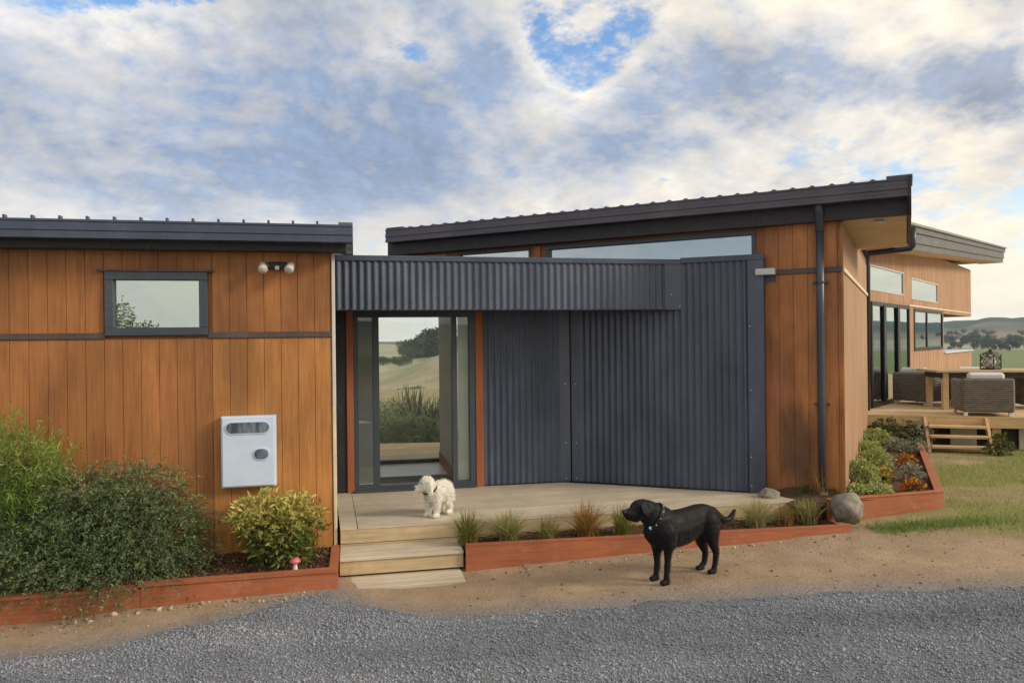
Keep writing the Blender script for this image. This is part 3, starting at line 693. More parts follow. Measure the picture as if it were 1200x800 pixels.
pbox('wall', FLs, (0.0, 2.4, -0.10, -0.002, ZB, ZT), M['steel'], house)
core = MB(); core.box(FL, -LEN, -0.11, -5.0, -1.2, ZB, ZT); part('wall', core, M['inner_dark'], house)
roofm = MB()
gz = FL.z(413, 263.5, d=0.33)
gutL = FL.s(413, 275, d=0.33)
pbox('fascia', FL, (-LEN, gutL - .06, 0.03, 0.18, ZT - .06, gz - .13), M['fascia'], house, .004)
rl = part('roof', MB().prism(FL, [(0.20, gz - .015), (0.20, gz + .012), (-5.2, gz + .28), (-5.2, gz + .18), (0.17, gz - .12)], -LEN, gutL - .01), M['gutter'], house)
gutter(FL, -LEN, gutL, 0.19, gz, 0.165, 0.14, M['gutter'], rl)
s = -LEN + .1; rb = []
while s < gutL - .2:
    part('roof_rib', MB().prism(FL, [(0.22, gz + .0), (0.22, gz + .046), (0.17, gz + .046), (0.15, gz + .020), (-5.15, gz + .294), (-5.15, gz + .2)], s, s + .018), M['gutter'], rl); s += 0.222
pbox('barge_cap', FL, (gutL - .13, gutL + .004, -5.0, .26, gz + .002, gz + .035), M['greyboard'], rl, .004)

# --- twin floodlight under the left eave and the meter box on the wall
fs, fz = FL.hit(325, 313, d=.06)
fl = thing('floodlight', FL.p(fs, .014, fz), 'twin white lamp sensor floodlight under the left eave', 'floodlight')
pbox('mount', FL, (fs - .09, fs + .09, .014, .07, fz - .02, fz + .05), M['rubber'], fl, .012)
pbox('sensor', FL, (fs - .02, fs + .02, .07, .10, fz - .03, fz + .01), M['lampglass'], fl, .006)
for sg in (-1, 1):
    a = np.array(FL.p(fs + sg * .07, .06, fz + .01)); b = np.array(FL.p(fs + sg * .135, .12, fz + .02)); c = np.array(FL.p(fs + sg * .115, .20, fz - .045))
    mb = MB().tube([a, b], .012, 8); lm = part('lamp', mb.tube([b + (b - c) * .2, b, b * .6 + c * .4], [.02, .034, .040], 14), plain('lamp_housing', (.22, .20, .18), .45), fl, smooth=True)
    part('lens', MB().tube([b * .6 + c * .4, b * .1 + c * .9, c], [.041, .044, .036], 14), M['lampglass'], lm, smooth=True)
m0, mz1 = FL.hit(258.5, 488.5, d=.12); m1, mz0 = FL.hit(323.5, 569, d=.12)
mbx = thing('meter_box', FL.p((m0 + m1) / 2, .014, mz0), 'white metal electricity meter box with two rounded viewing windows', 'meter box')
pbox('case', FL, (m0, m1, .014, .11, mz0, mz1), M['white'], mbx, .004)
door = pbox('door', FL, (m0 + .012, m1 - .012, .11, .122, mz0 + .012, mz1 - .012), M['white'], mbx, .004)
def stadium(s0, s1, z0, z1, d0, d1, ring=0.0):
    r = (z1 - z0) / 2; zc_ = (z0 + z1) / 2; pts = []
    for k in range(9): w = -math.pi / 2 + math.pi * k / 8; pts.append((s1 - r + r * math.cos(w), zc_ + r * math.sin(w)))
    for k in range(9): w = math.pi / 2 + math.pi * k / 8; pts.append((s0 + r + r * math.cos(w), zc_ + r * math.sin(w)))
    n = len(pts); vs = [FL.p(s, d, z) for d in (d0, d1) for s, z in pts]
    return MB().add(vs, [(i, (i + 1) % n, n + (i + 1) % n, n + i) for i in range(n)] + [tuple(range(n)), tuple(range(2 * n - 1, n - 1, -1))])
pw = Mat('meter_window', 0.12); nn = pw.noise(14, 2, .5, sc=(1, 1, .2)); pw.color(pw.mix(pw.mr(nn, .4, .6), (0.06, .075, .10), (.20, .23, .28)))
for (xa, ya, xb, yb) in ((263.5, 494, 317, 507.5), (296.5, 524.5, 316.5, 538.5)):
    a, zb_ = FL.hit(xa, ya, .122); b, za_ = FL.hit(xb, yb, .122)
    vp = part('viewing_window', stadium(a, b, za_, zb_, .122, .130), M['white'], door)
    put('pane', *(lambda q: (q.v, q.f))(stadium(a + .012, b - .012, za_ + .012, zb_ - .012, .1305, .134)), pw.m, vp)

# --- entry: door wall, bulkhead, slate walls
zs0, zs1 = 2.14, 2.735                                   # bulkhead bottom and top (eye heights from the picture)
sB1 = isect(np.array(FW.o), FW.u, np.array(FW.o), FW.u) if False else None
pR = np.array(FW.p(FW.s(797, 335), 0.0, 0))[:2]          # where the bulkhead meets the slate wall
FB = Frame(pR - np.array(U1) * 4.12, U1); LB = 4.12
zs1 = FB.z(600, 307.5); zs0 = FB.z(600, 363)
def corrug(F, s0, s1, d, z0, z1, parent, pitch=0.0805, amp=0.0115, mat=None, name='corrugated_sheet', sheet=0.805, thick=.004):
    s = s0; k = 0
    while s < s1 - 1e-4:
        e = min(s + sheet, s1); m = max(2, int(round((e - s) / pitch * 8))); vs = []; fs = []
        for i in range(m + 1):
            q = s + (e - s) * i / m; dd = d + (0.0012 if k % 2 else 0) + amp * math.cos(2 * math.pi * (q - s0) / pitch)
            vs += [F.p(q, dd, z0), F.p(q, dd, z1), F.p(q, dd - thick, z1), F.p(q, dd - thick, z0)]
        for i in range(m):
            b = 4 * i; fs += [(b, b + 4, b + 5, b + 1), (b + 1, b + 5, b + 6, b + 2), (b + 3, b + 2, b + 6, b + 7), (b, b + 3, b + 7, b + 4)]
        put(name, vs, fs, mat or M['steel'], parent, smooth=False); s = e; k += 1
def screws(F, pts, parent, d=.012, mat=None, r=.007):
    mb = MB()
    for s, z in pts:
        c = np.array(F.p(s, d, z)); n = np.array((*F.n, 0)); mb.tube([c, c + n * .004, c + n * .0055], [r, r, r * .4], 6)
    return part('screws', mb, mat or M['screw'], parent, kind='stuff')
bk = pbox('bulkhead', FB, (0.0, LB, -0.14, -0.012, zs0 + .012, zs1), M['fascia'], house)
corrug(FB, 0.0, LB - .20, 0, zs0, zs1 - .004, bk, amp=.0098)
pbox('end_flashing', FB, (LB - .205, LB + .004, .010, .015, zs0 - .003, zs1 - .002), M['steel'], bk, .002)
pbox('drip_edge', FB, (0, LB, -.14, .006, zs0 - .004, zs0 + .010), M['fascia'], bk)
zcap = FB.z(600, 301.5)
pbox('cap_flashing', FB, (-.02, LB + .02, -.18, .020, zs1 - .003, zcap), M['gutter'], bk, .006)
screws(FB, [(s, z) for s in np.arange(.04, LB - .25, .161) for z in (zs0 + .15, zs1 - .06)], bk, .0095, M['steel'], .008)
screws(FB, [(LB - .12, zs0 + .18), (LB - .015, zs0 + .04)], bk, .015)
sof = MB(); jl = FLs.p(0.9, 0, 0)
sl_, sr_ = FE.s(393, 560), (I0 - FE.o) @ FE.u
soff = [FB.p(-0.02, -.14, 0)[:2], FB.p(LB, -.14, 0)[:2], tuple(I0 + np.array((.15, .05))), FE.p(sl_ - .2, -.1, 0)[:2]]
part('soffit', MB().poly(soff, zs0 + .02, zs0 + .05), M['fascia'], house)
part('roof', MB().poly([FB.p(-0.3, -.05, 0)[:2], FB.p(LB + .1, -.05, 0)[:2], FW.p(LW, -.1, 0)[:2], FM.p(-0.2, -.05, 0)[:2], FM.p(-7.2, -.05, 0)[:2]], zs1 - .25, zs1 - .12), M['gutter'], house)
# door wall pieces (positions read off the picture)
def fe(px): return FE.s(px, 480)
zd0, zd1 = 0.0, zs0 + .02
pbox('wall', FE, (sl_ - .25, fe(406.5), -.1, 0, -.2, zd1), M['fascia'], house)
pbox('door_jamb', FE, (fe(406.5), fe(414.4), -.1, .02, 0, zd1), M['jamb'], house, .004)
pbox('door_jamb', FE, (fe(557.5), fe(566.5), -.1, .02, 0, zd1), M['jamb'], house, .004)
fr = MB(); fa, fb = fe(414.4), fe(557.5); zt = FE.z(500, 371.5); zb = .075
fr.box(FE, fa, fb, -.09, .012, zt, zd1, .004).box(FE, fa, fb, -.09, .012, .004, zb, .004)
for a, b in ((414.4, 420.3), (437.0, 444.8), (529.8, 535.8), (550.2, 557.5)): fr.box(FE, fe(a), fe(b), -.09, .010, zb, zt, .004)
entry = part('entry_door', fr, M['frame'], house)
pbox('sidelight', FE, (fe(420.3), fe(437.0), -.045, -.039, zb, zt), M['glass_side'], entry)
pbox('pane', FE, (fe(444.8), fe(529.8), -.045, -.039, zb, zt), M['glass_clear'], entry)
pbox('sidelight', FE, (fe(535.8), fe(550.2), -.045, -.039, zb, zt), M['glass_side'], entry)
pbox('threshold', FE, (fa, fb, .012, .06, .003, .03), M['frame'], entry, .004)
wl = pbox('wall', FE, (fe(566.5), sr_, -.1, -.012, -.2, zd1), M['fascia'], house)
corrug(FE, fe(566.5) + .005, sr_ - .14, 0, 0.012, zd1, wl, pitch=.0805)
pbox('corner_flashing', FE, (sr_ - .15, sr_ - .012, .010, .014, .01, zd1), M['steel'], wl, .001)
screws(FE, [(sr_ - .07, .05), (sr_ - .07, .5), (sr_ - .07, 1.25)], wl, .014)
ztw = FW.z(885, 304.5)
wr = pbox('wall', FW, (0, LW, -.11, -.012, -.2, ztw), M['fascia'], house)
corrug(FW, .13, LW - .17, 0, .012, ztw - .004, wr)
pbox('corner_flashing', FW, (.016, .135, .010, .014, .01, zd1), M['steel'], wr, .001)
pbox('corner_flashing', FW, (LW - .175, LW, .010, .016, .0, ztw), M['steel'], wr, .001)
pbox('corner_flashing', FW, (LW, LW + .006, -.16, .016, .0, ztw), M['steel'], wr, .001)
pbox('cap_flashing', FW, (FW.s(797, 305), LW + .02, -.2, .022, ztw - .003, ztw + .065), M['gutter'], wr, .006)
screws(FW, [(.075, .05), (.075, .5), (.075, 1.25)] + [(LW - .15, z) for z in (.08, .42, 1.2, 1.95)], wr, .016)
screws(Frame(E1, -FW.n), [(.08, .45), (.08, 1.2), (.10, .5)], wr, .007)
gb = FM.hit(896, 318, .16)
pbox('flashing_box', FM, (FM.s(885, 318, .16), FM.s(908, 318, .16), .05, .17, FM.z(896, 322, .16), FM.z(896, 314.5, .16)), M['galv'], house, .004)
# foyer behind the glass
zfl = 0.05
sr2 = fe(533); back = 1.72
pbox('floor', FE, (fa - .4, fb + .6, -back, -.09, -.05, zfl), M['floor_in'], house)
pbox('floor_mat', FE, (fe(446), fe(534), -.62, -.12, zfl + .001, zfl + .012), M['mat'], house, .003)
FEr = FE.perp(sr2, -.095)
pbox('wall', FE, (sr2, sr2 + .05, -back, -.10, zfl, 2.44), M['inner_beige'], house)
bl = Mat('panel_white', .9); tb_n = bl.n('ShaderNodeBsdfTranslucent'); tb_n.inputs[0].default_value = (.86, .88, .82, 1); mxn = bl.n('ShaderNodeMixShader'); mxn.inputs[0].default_value = .25
bl.color((.86, .88, .82)); bl.l(bl.b.outputs[0], mxn.inputs[1]); bl.l(tb_n.outputs[0], mxn.inputs[2]); bl.l(mxn.outputs[0], bl.out.inputs[0])
pbox('white_panel', FE, (sr2 + .06, fb + .30, -.125, -.121, zfl, 2.43), bl.m, house)  # white panel added close behind the right sidelight to make the pane pale
pbox('wall', FE, (fb + .46, fb + .52, -back, -.10, zfl, 2.44), M['inner_white'], house)
pbox('skirting', FE, (sr2 - .014, sr2 - .001, -back, -.25, zfl, zfl + .16), M['jamb'], house, .003)
pbox('wall', FE, (fa - .4, fe(439), -back + .1, -.30, zfl, 2.44), M['inner_grey'], house)
pbox('ceiling', FE, (fa - .4, fb + .6, -back, -.1, 2.45, 2.55), M['inner_white'], house)
FK = Frame(FE.p(0, -back, 0)[:2], U1); ks1 = FK.s(522.5, 480); ks0 = ks1 - 1.55
bw = window(FK, ks0, ks1, zfl + .0, 2.45, house, M['glass_clear'], .05, fmat=M['frame_black'], d=.0, name='glazed_back_door')
hk = MB(); hk.box(FK, ks0 - 1.2, ks0, -.1, 0, -.3, 2.6).box(FK, ks1, ks1 + .10, -.1, 0, -.3, 2.6); part('wall', hk, M['inner_grey'], house)

# --- main block
zso = FM.z(985, 259)                                      # soffit height
sL = FM.s(461, 290); zw2 = FM.z(983, 315.5); s895 = FM.s(897, 400)
zg = FM.z(1066, 208, .25); gR = FM.s(1066, 220, .25); gL = FM.s(452, 277, .25)
cw0, cw1 = FM.s(640, 290), FM.s(886, 290); cz0 = ztw - .1
sO = FM.s(590, 480)
mwall = part('wall', holed(MB(), FM, sL, 0, -.12, 0, -.2, zso, [(sL, sO, -.2, 2.5)] + [(FM.s(537, 290), FM.s(622, 290), cz0, zso - .03), (cw0, cw1, cz0, zso - .03)]), M['backing'], house)
cladding(FM, s895, 0.0, 0.0 - .15, zw2 - .03, lambda s, z: M['clad_main'], mwall, .158)
cladding(FM, s895, 0.0, zw2 + .03, zso, lambda s, z: M['clad_main'], mwall, .158)
pbox('flashing', FM, (s895, 0.012, 0, .022, zw2 - .03, zw2 + .03), M['flash_brown'], mwall, .004)
cladding(FM, sL, FM.s(523, 290), cz0, zso - .02, lambda s, z: M['clad_grey'], mwall, .158)
window(FM, FM.s(537, 290), FM.s(622, 290), cz0, zso - .03, house, M['glass_refl'], .03, d=.02, name='clerestory_window')
window(FM, cw0, cw1, cz0, zso - .03, house, M['glass_refl'], .05, d=.02, name='clerestory_window')
pbox('post', FM, (FM.s(627, 290), FM.s(634, 290), .001, .03, cz0, zso - .02), M['jamb'], mwall, .004)
SL = 5.75
swall = part('wall', MB().box(FS, 0.0, SL, -.12, -.001, -.2, zso + .1), M['backing'], house)
cladding(FS, 0.016, SL, -.15, zw2 - .03, lambda s, z: M['clad_grey'], swall, .20)
cladding(FS, 0.016, SL, zw2 + .03, zso + .0, lambda s, z: M['clad_grey'], swall, .20)
pbox('corner_trim', FS, (-.016, .014, -.01, .020, -.15, zso), M['clad_main'], swall, .003)
pbox('flashing', FS, (0.016, SL, 0, .03, zw2 - .026, zw2 + .026), M['cream'], swall, .004)
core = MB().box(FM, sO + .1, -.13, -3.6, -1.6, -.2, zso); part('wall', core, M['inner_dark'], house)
RD = 3.05                                                  # depth of the oversailing roof
rise = 0.045
rm = part('roof', MB().prism(FM, [(.12, zg - .03), (.12, zg + .015), (-RD, zg + .015 + RD * rise), (-RD, zso + .03), (.10, zso + .03)], gL + .04, gR - .02), M['fascia'], house)
pbox('soffit', FM, (-.0, gR - .03, -RD + .02, .10, zso + .0, zso + .028), M['soffit'], rm)
pbox('fascia', FM, (sL - .02, gR - .02, .005 + .02, .118, zso - .004, zg - .15), M['fascia'], rm, .004)
gutter(FM, gL, gR, .12, zg, .19, .14, M['gutter_refl_tint'], rm)
part('barge_board', MB().prism(FM, [(.27, zg + .02), (.27, zso + .16), (.14, zso - .01), (-RD, zso - .01), (-RD, zg + .05 + RD * rise)], gR - .02, gR + .015), M['fascia'], rm)
pbox('barge_cap', FM, (gR - .22, gR + .03, -.3, .24, zg + .002, zg + .04), M['gutter_refl_tint'], rm, .006)
pbox('barge_cap', FM, (gL - .004, gL + .30, -.3, .24, zg + .002, zg + .03), M['gutter_refl_tint'], rm, .006)
s = gL + .35
while s < gR - .25:
    part('roof_rib', MB().prism(FM, [(.16, zg - .0), (.16, zg + .035), (-RD, zg + .035 + RD * rise), (-RD, zg + .0 + RD * rise)], s, s + .035).prism(FM, [(.17, zg + .0), (.17, zg + .022), (.0, zg + .03), (.0, zg + .0)], s - .018, s + .053), M['gutter_refl_tint'], rm); s += .205
sv = np.array(FM.p(FM.s(1028, 258, -.2) , -.35, zso))
sv = np.array(on_z(1030, 258, zso))
part('soffit_vent', MB().lathe((sv[0], sv[1], zso - .03), [(.055, 0), (.06, .01), (.045, .03)], 14), M['galv'], rm, smooth=True)
# main downpipe
ps = FM.s(962, 400, .07)
dp = part('downpipe', MB().tube([FM.p(ps, .075, z) for z in (.0, 1.0, 2.0, zso - .10)], .044, 14), M['pipe'], house, smooth=True)
part('pipe_neck', MB().tube([FM.p(ps, .075, zso - .12), FM.p(ps, .075, zso - .02), FM.p(ps, .15, zso + .08), FM.p(ps, .19, zg - .14)], [.05, .05, .05, .05], 14), M['pipe'], dp, smooth=True)
for zz in (1.05, 2.43): part('pipe_bracket', MB().tube([FM.p(ps, .075, zz - .012), FM.p(ps, .075, zz + .012)], .053, 14).box(FM, ps - .085, ps + .085, .012, .03, zz - .01, zz + .01), M['pipe'], dp)
part('pipe_shoe', MB().tube([FM.p(ps, .075, .0), FM.p(ps, .075, .07)], .052, 14), M['galv'], dp)

# --- right wing
zF = 0.42                                                  # floor of the dining deck and the right wing
def fr_(px, py=400): return FR.s(px, py)
sd0, sd1 = fr_(1019), fr_(1064); sw0, sw1 = fr_(1070.5), fr_(1104)
dzt = FR.z(1040, 355.5); wzt = FR.z(1087, 363); wzb = FR.z(1087, 410)
uz = [(fr_(1016), fr_(1059), FR.z(1037, 343), FR.z(1037, 314)), (fr_(1068), fr_(1099), FR.z(1083, 353), FR.z(1083, 329))]
sE1, sE2 = fr_(1105.5), fr_(1138)
zo0, zo1 = FR.z(1120, 411), FR.z(1120, 369)
zrt = 3.9
hs = [(sd0, sd1, zF, dzt), (sw0, sw1, wzb, wzt)] + uz
rw = part('wall', holed(MB(), FR, 0, sE1, -.14, 0, -.2, zrt, hs), M['backing'], house)
rw2 = MB().box(FR, sE1, sE2, -.14, -.001, zo1, zrt).box(FR, sE1, sE2, -.14, -.001, -.2, zo0 - .04); part('wall', rw2, M['backing'], house)
for a, b, z0, z1 in ((0.0, sE1, zF, zrt - .02),): cladding(FR, a, b, z0, z1, lambda s, z: M['clad_grey'], rw, .32, holes=hs, gap=.014)
cladding(FR, sE1, sE2, zo1, zrt - .02, lambda s, z: M['clad_grey'], rw, .32, gap=.014)
cladding(FR, sE1, sE2, -.2, zo0 - .04, lambda s, z: M['clad_grey'], rw, .32, gap=.014)
pbox('sill_cap', FR, (sE1 - .0, sE2 + .05, -.6, .06, zo0 - .039, zo0), M['white'], rw, .006)
FRe = Frame(FR.p(sE2, 0, 0)[:2], -FR.n)
pbox('wall', FRe, (0.0, 4.0, -.14, -.002, zo1, zrt), M['clad_grey'], house); pbox('wall', FRe, (0.0, 4.0, -.14, -.002, -.3, zo0 - .04), M['clad_grey'], house)
pbox('trim', FR, (sw0 - .5, sE2, .015, .03, wzt + .03, wzt + .07), M['cream'], rw, .004)
window(FR, sd0, sd1, zF + .002, dzt, house, M['glass_refl'], .08, mullions=(sd0 + (sd1 - sd0) * .30, sd0 + (sd1 - sd0) * .66), fmat=M['frame_black'], d=.05, name='sliding_door', deep=.06)
window(FR, sw0, sw1, wzb, wzt, house, M['glass_refl'], .08, mullions=(sw0 + (sw1 - sw0) * .42,), fmat=M['frame_black'], d=.03, deep=.05)
for q in uz: window(FR, *q, house, M['glass_refl'], .035, fmat=M['galv'], d=.02, name='high_window', deep=.05)
for sp in (sd0 + (sd1 - sd0) * .30, sd0 + (sd1 - sd0) * .66): pbox('door_leaf', FR, (sp - .09, sp + .09, .05, .064, zF + .02, dzt - .05), M['frame_black'], house, .006)
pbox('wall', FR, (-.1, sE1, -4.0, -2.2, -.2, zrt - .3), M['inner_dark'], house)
# right wing roof: rises gently away
ov = .62
ptA = FR.hit(1066, 261.5, ov); ptB = FR.hit(1178, 290.5, ov)
slope = (ptB[1] - ptA[1]) / (ptB[0] - ptA[0])
def zroof(s): return ptA[1] + (s - ptA[0]) * slope
def sloped(F, s0, s1, d0, d1, t0, t1):
    return MB().add([F.p(s, d, zroof(s) + t) for t in (t0, t1) for d in (d0, d1) for s in (s0, s1)], [(0, 1, 3, 2), (4, 6, 7, 5), (0, 4, 5, 1), (2, 3, 7, 6), (0, 2, 6, 4), (1, 5, 7, 3)])
rs0, rs1 = ptA[0] - 1.2, ptB[0]
r3 = part('roof', sloped(FR, rs0, rs1 - .05, -5, ov - .06, -.20, -.03), M['fascia'], house)
part('gutter', sloped(FR, rs0, rs1, ov - .02, ov + .0, -.16, 0), M['greyboard'], r3)
part('roof_edge', sloped(FR, rs0, rs1 - .03, ov - .12, ov + .05, -.035, .012), plain('dull_grey_edge', (.25, .25, .25), .5), r3)
part('fascia_board', sloped(FR, rs0, rs1 - .06, ov - .058, ov - .03, -.36, -.165), M['greyboard'], r3)
part('fascia_board', sloped(FR, rs0, rs1 - .08, ov - .075, ov - .059, -.50, -.33), M['greyboard'], r3)
part('soffit', sloped(FR, rs0, rs1 - .1, -.1, ov - .08, -.50, -.46), M['soffit'], r3)
part('roof', sloped(FR, sE2 - .05, rs1 - .05, -5, ov - .08, -.47, -.201), M['greyboard'], r3)
jp = np.array(FR.p(.03, .09, 0)); rt = FR.p(.5, ov - .05, 0)
pa = at_y(1070.5, 266, 13.6); pb = at_y(1069, 291, 13.6); pc = at_y(1016.5, 297, 14.05); pd = np.array((*at_y(1016, 480, 14.05)[:2], .10))
p2 = part('downpipe', MB().tube([pa, pb * .93 + pa * .07, pb * .97 + pc * .03, pc * .97 + pb * .03, pc * .96 + pd * .04, pd], .052, 12), M['black_pipe'], house, smooth=True)
part('pipe_shoe', MB().tube([pd + np.array((0, 0, .12)), pd - np.array((0, 0, .12))], .062, 12), M['white'], p2)

# ------------------------------------------------------------------ decks, steps and beds
def clip(poly, p, n):
    out = []
    for i in range(len(poly)):
        a, b = np.array(poly[i]), np.array(poly[(i + 1) % len(poly)]); da, db = (a - p) @ n, (b - p) @ n
        if da >= 0: out.append(tuple(a))
        if (da >= 0) != (db >= 0): out.append(tuple(a + (b - a) * da / (da - db)))
    return out
def decking(F, region, d0, d1, z0, z1, root, mat, w=.138, gap=.006, name='deck_board', far=12):
    """boards along F.u, clipped to a convex region"""
    c = np.mean(region, 0); d = d1
    while d > d0 + .01:
        a = max(d - w, d0)
        poly = [F.p(-far, a, 0)[:2], F.p(far, a, 0)[:2], F.p(far, d, 0)[:2], F.p(-far, d, 0)[:2]]
        for i in range(len(region)):
            p, q = np.array(region[i]), np.array(region[(i + 1) % len(region)]); n = np.array((-(q - p)[1], (q - p)[0]))
            if (c - p) @ n < 0: n = -n
            poly = clip(poly, p, n) if len(poly) > 2 else []
        if len(poly) > 2:
            cc = []
            for q in poly:
                if not cc or np.hypot(q[0] - cc[-1][0], q[1] - cc[-1][1]) > 1e-4: cc.append(q)
            if len(cc) > 2: part(name, MB().poly(cc, z0 + R.uniform(-.0015, .0015), z1 + R.uniform(-.0015, .0015)), mat, root)
        d -= w + gap
FD = Frame((-0.35, 7.55), U1)                             # front edge of the entry deck
dL = (np.array(C1) - FD.o) @ FD.u + .06; dR = FD.s(972, 583)
ed = thing('entry_deck', (1.0, 8.4, -.3), 'weathered timber entry deck wrapping the slate corrugated wall', 'deck')
fmR = FM.p(FM.s(972, 560), .02, 0)[:2]
reg = [FD.p(dL, 0, 0)[:2], FD.p(dR, 0, 0)[:2], fmR, FM.p(s895 + .1, .03, 0)[:2], FW.p(LW, .02, 0)[:2], FW.p(0.02, .02, 0)[:2], FE.p(sl_ + .02, .02, 0)[:2], FLs.p(1.75, .005, 0)[:2]]
regA = [FD.p(dL + .17, 0, 0)[:2], FD.p(dR, 0, 0)[:2], FW.p(LW + .02, .02, 0)[:2], FW.p(0.0, .02, 0)[:2], FE.p(sl_ + .19, .0, 0)[:2]]
decking(FD, regA, -2.4, -.0, -.03, 0.0, ed, M['deck'])
part('border_board', MB().poly([FD.p(dL, 0, 0)[:2], FD.p(dL + .162, 0, 0)[:2], FE.p(sl_ + .185, .0, 0)[:2], FE.p(sl_ + .005, .0, 0)[:2]], -.03, .001), M['deck'], ed)
pbox('fascia_board', FD, (dL, dR - .02, -.035, -.004, -.165, -.031), M['deck_edge'], ed, .003)
pbox('fascia_board', FD, (dL, dR - .02, -.036, -.006, -.335, -.171), M['deck_edge'], ed, .003)
pbox('joist', FD, (dL, dR - .4, -.2, -.04, -.4, -.035), M['fascia'], ed)
s1r = FD.s(543.5, 640, .45); 
st1 = thing('entry_step', FD.p((dL + s1r) / 2, .3, -.36), 'upper timber step below the entry deck', 'step', None)
z1, z2 = -.185, -.365
dd = .008
for k in range(3): pbox('tread', FD, (dL, s1r, dd + k * .145, dd + k * .145 + .139, z1 - .03, z1), M['deck'], st1, .004)
pbox('riser', FD, (dL + .0, s1r - .0, .388, .418, -.345, z1 - .031), M['deck_edge'], st1, .003)
pbox('side', FD, (s1r - .032, s1r - .002, .01, .387, -.345, z1 - .031), M['deck_edge'], st1, .003)
st2 = thing('entry_step', FD.p((dL + s1r) / 2, .6, -.42), 'lowest timber step, a flat board on the gravel edge', 'step', None)
for k in range(3): pbox('tread', FD, (dL, s1r - .03, .33 + k * .145, .33 + k * .145 + .139, z2 - .038, z2), M['deck'], st2, .004)
pbox('bearer', FD, (dL + .05, s1r - .1, .36, .72, z2 - .12, z2 - .039), M['deck_edge'], st2)

# left bed
FG = Frame((-1.55, 6.50), U1)
lb = thing('raised_bed', (-2.5, 6.5, -.45), 'rust red sleeper edging round the shrub bed below the meter box', 'garden edging')
sj2 = FG.s(165, 695)
def sloped_board(F, s0, s1, d0, d1, za, zb_, h0, h1):
    return MB().add([F.p(s, d, z) for (s, zt_, h) in ((s0, za, h0), (s1, zb_, h1)) for d in (d0, d1) for z in (zt_ - h, zt_)], [(0, 1, 3, 2), (4, 6, 7, 5), (0, 4, 5, 1), (2, 3, 7, 6), (0, 2, 6, 4), (1, 5, 7, 3)])
part('sleeper', sloped_board(FG, sj2, .0, -.05, 0, -.205, -.200, .22, .20), M['rust'], lb)
part('sleeper', sloped_board(FG, -4.5, sj2 - .002, -.055, -.004, -.245, -.225, .35, .25), M['rust'], lb)
part('sleeper_cap', sloped_board(FG, sj2 - .02, .006, -.075, .012, -.178, -.172, .026, .026), M['rust'], lb)
part('sleeper_cap', sloped_board(FG, -4.5, sj2 - .022, -.078, .008, -.218, -.200, .026, .026), M['rust'], lb)
pbox('sleeper', FG, (-.052, -.002, -.78, -.051, -.42, -.20), M['rust'], lb, .004)
pbox('sleeper_cap', FG, (-.075, .004, -.80, -.076, -.198, -.173), M['rust'], lb, .003)
def soil_sheet(name, pts_fn, nx, ny, mat, **k):
    V = []; F = []
    for j in range(ny + 1):
        for i in range(nx + 1): V.append(pts_fn(i / nx, j / ny))
    for j in range(ny):
        for i in range(nx): a = j * (nx + 1) + i; F.append((a, a + 1, a + nx + 2, a + nx + 1))
    return put(name, V, F, mat, smooth=True, **k)
sm = Mat('garden_soil', .98, spec=.15); q = sm.noise(24, 6, .7); sm.color(sm.mix(sm.mr(q, .3, .7), (.060, .036, .024), (.15, .092, .06))); sm.bump(q, .9, .03)
def lb_pt(u, v):
    s = -4.5 + u * 4.45; d = -.78 + v * .74; x, y, _ = FG.p(s, d, 0); return (x, y, -.215 + .03 * (1 - v) + float(fbm(x * 5, y * 5, 3, 5) - .5) * .05)
soilL = soil_sheet('soil', lb_pt, 70, 14, sm.m, kind='structure')
def chips(name, label, fn, n, rng, sz=(.012, .02)):
    P = np.array([fn(rng.random(), rng.random()) for _ in range(n)]); P[:, 2] += .006
    s = sz[0] + rng.random(n) * (sz[1] - sz[0]); V, F, m = scatter_stones(P, s, rng, .28)
    return put(name, V, F, M['mulch'], tint=np.repeat(np.clip(rng.normal(.45, .25, n), 0, 1), 8), label=label, category='mulch', kind='stuff')
chips('mulch', 'dark red brown bark mulch in the shrub bed', lambda u, v: lb_pt(.45 + .55 * u, v), 3800, RN, (.008, .024))

# middle bed, in front of the entry deck
FQ0, FQ1 = np.array((-.46, 7.05)), np.array((3.48, 7.66)); FQ = Frame(FQ0, FQ1 - FQ0); LQ = np.hypot(*(FQ1 - FQ0))
mbd = thing('raised_bed', (1.5, 7.4, -.35), 'long rust red sleeper edging along the front of the entry deck', 'garden edging')
part('sleeper', sloped_board(FQ, 0.0, LQ, -.05, 0, -.140, -.142, .26, .12), M['rust'], mbd)
part('sleeper_cap', sloped_board(FQ, 0.002, LQ + .005, -.052, .003, -.122, -.128, .018, .014), M['rust'], mbd)
def mb_pt(u, v):
    a = np.array(FQ.p(u * LQ, -.05, 0)[:2]); b = np.array(FD.p((a - FD.o) @ FD.u, -.0, 0)[:2]); p = a + (b - a) * v
    return (p[0], p[1], -.175 + float(fbm(p[0] * 6, p[1] * 6, 3, 8) - .5) * .03 - .0 * u)
soil_sheet('soil', mb_pt, 60, 8, sm.m, kind='structure')
chips('mulch', 'dark mulch between the grass tufts along the deck', mb_pt, 1500, RN, (.007, .018))

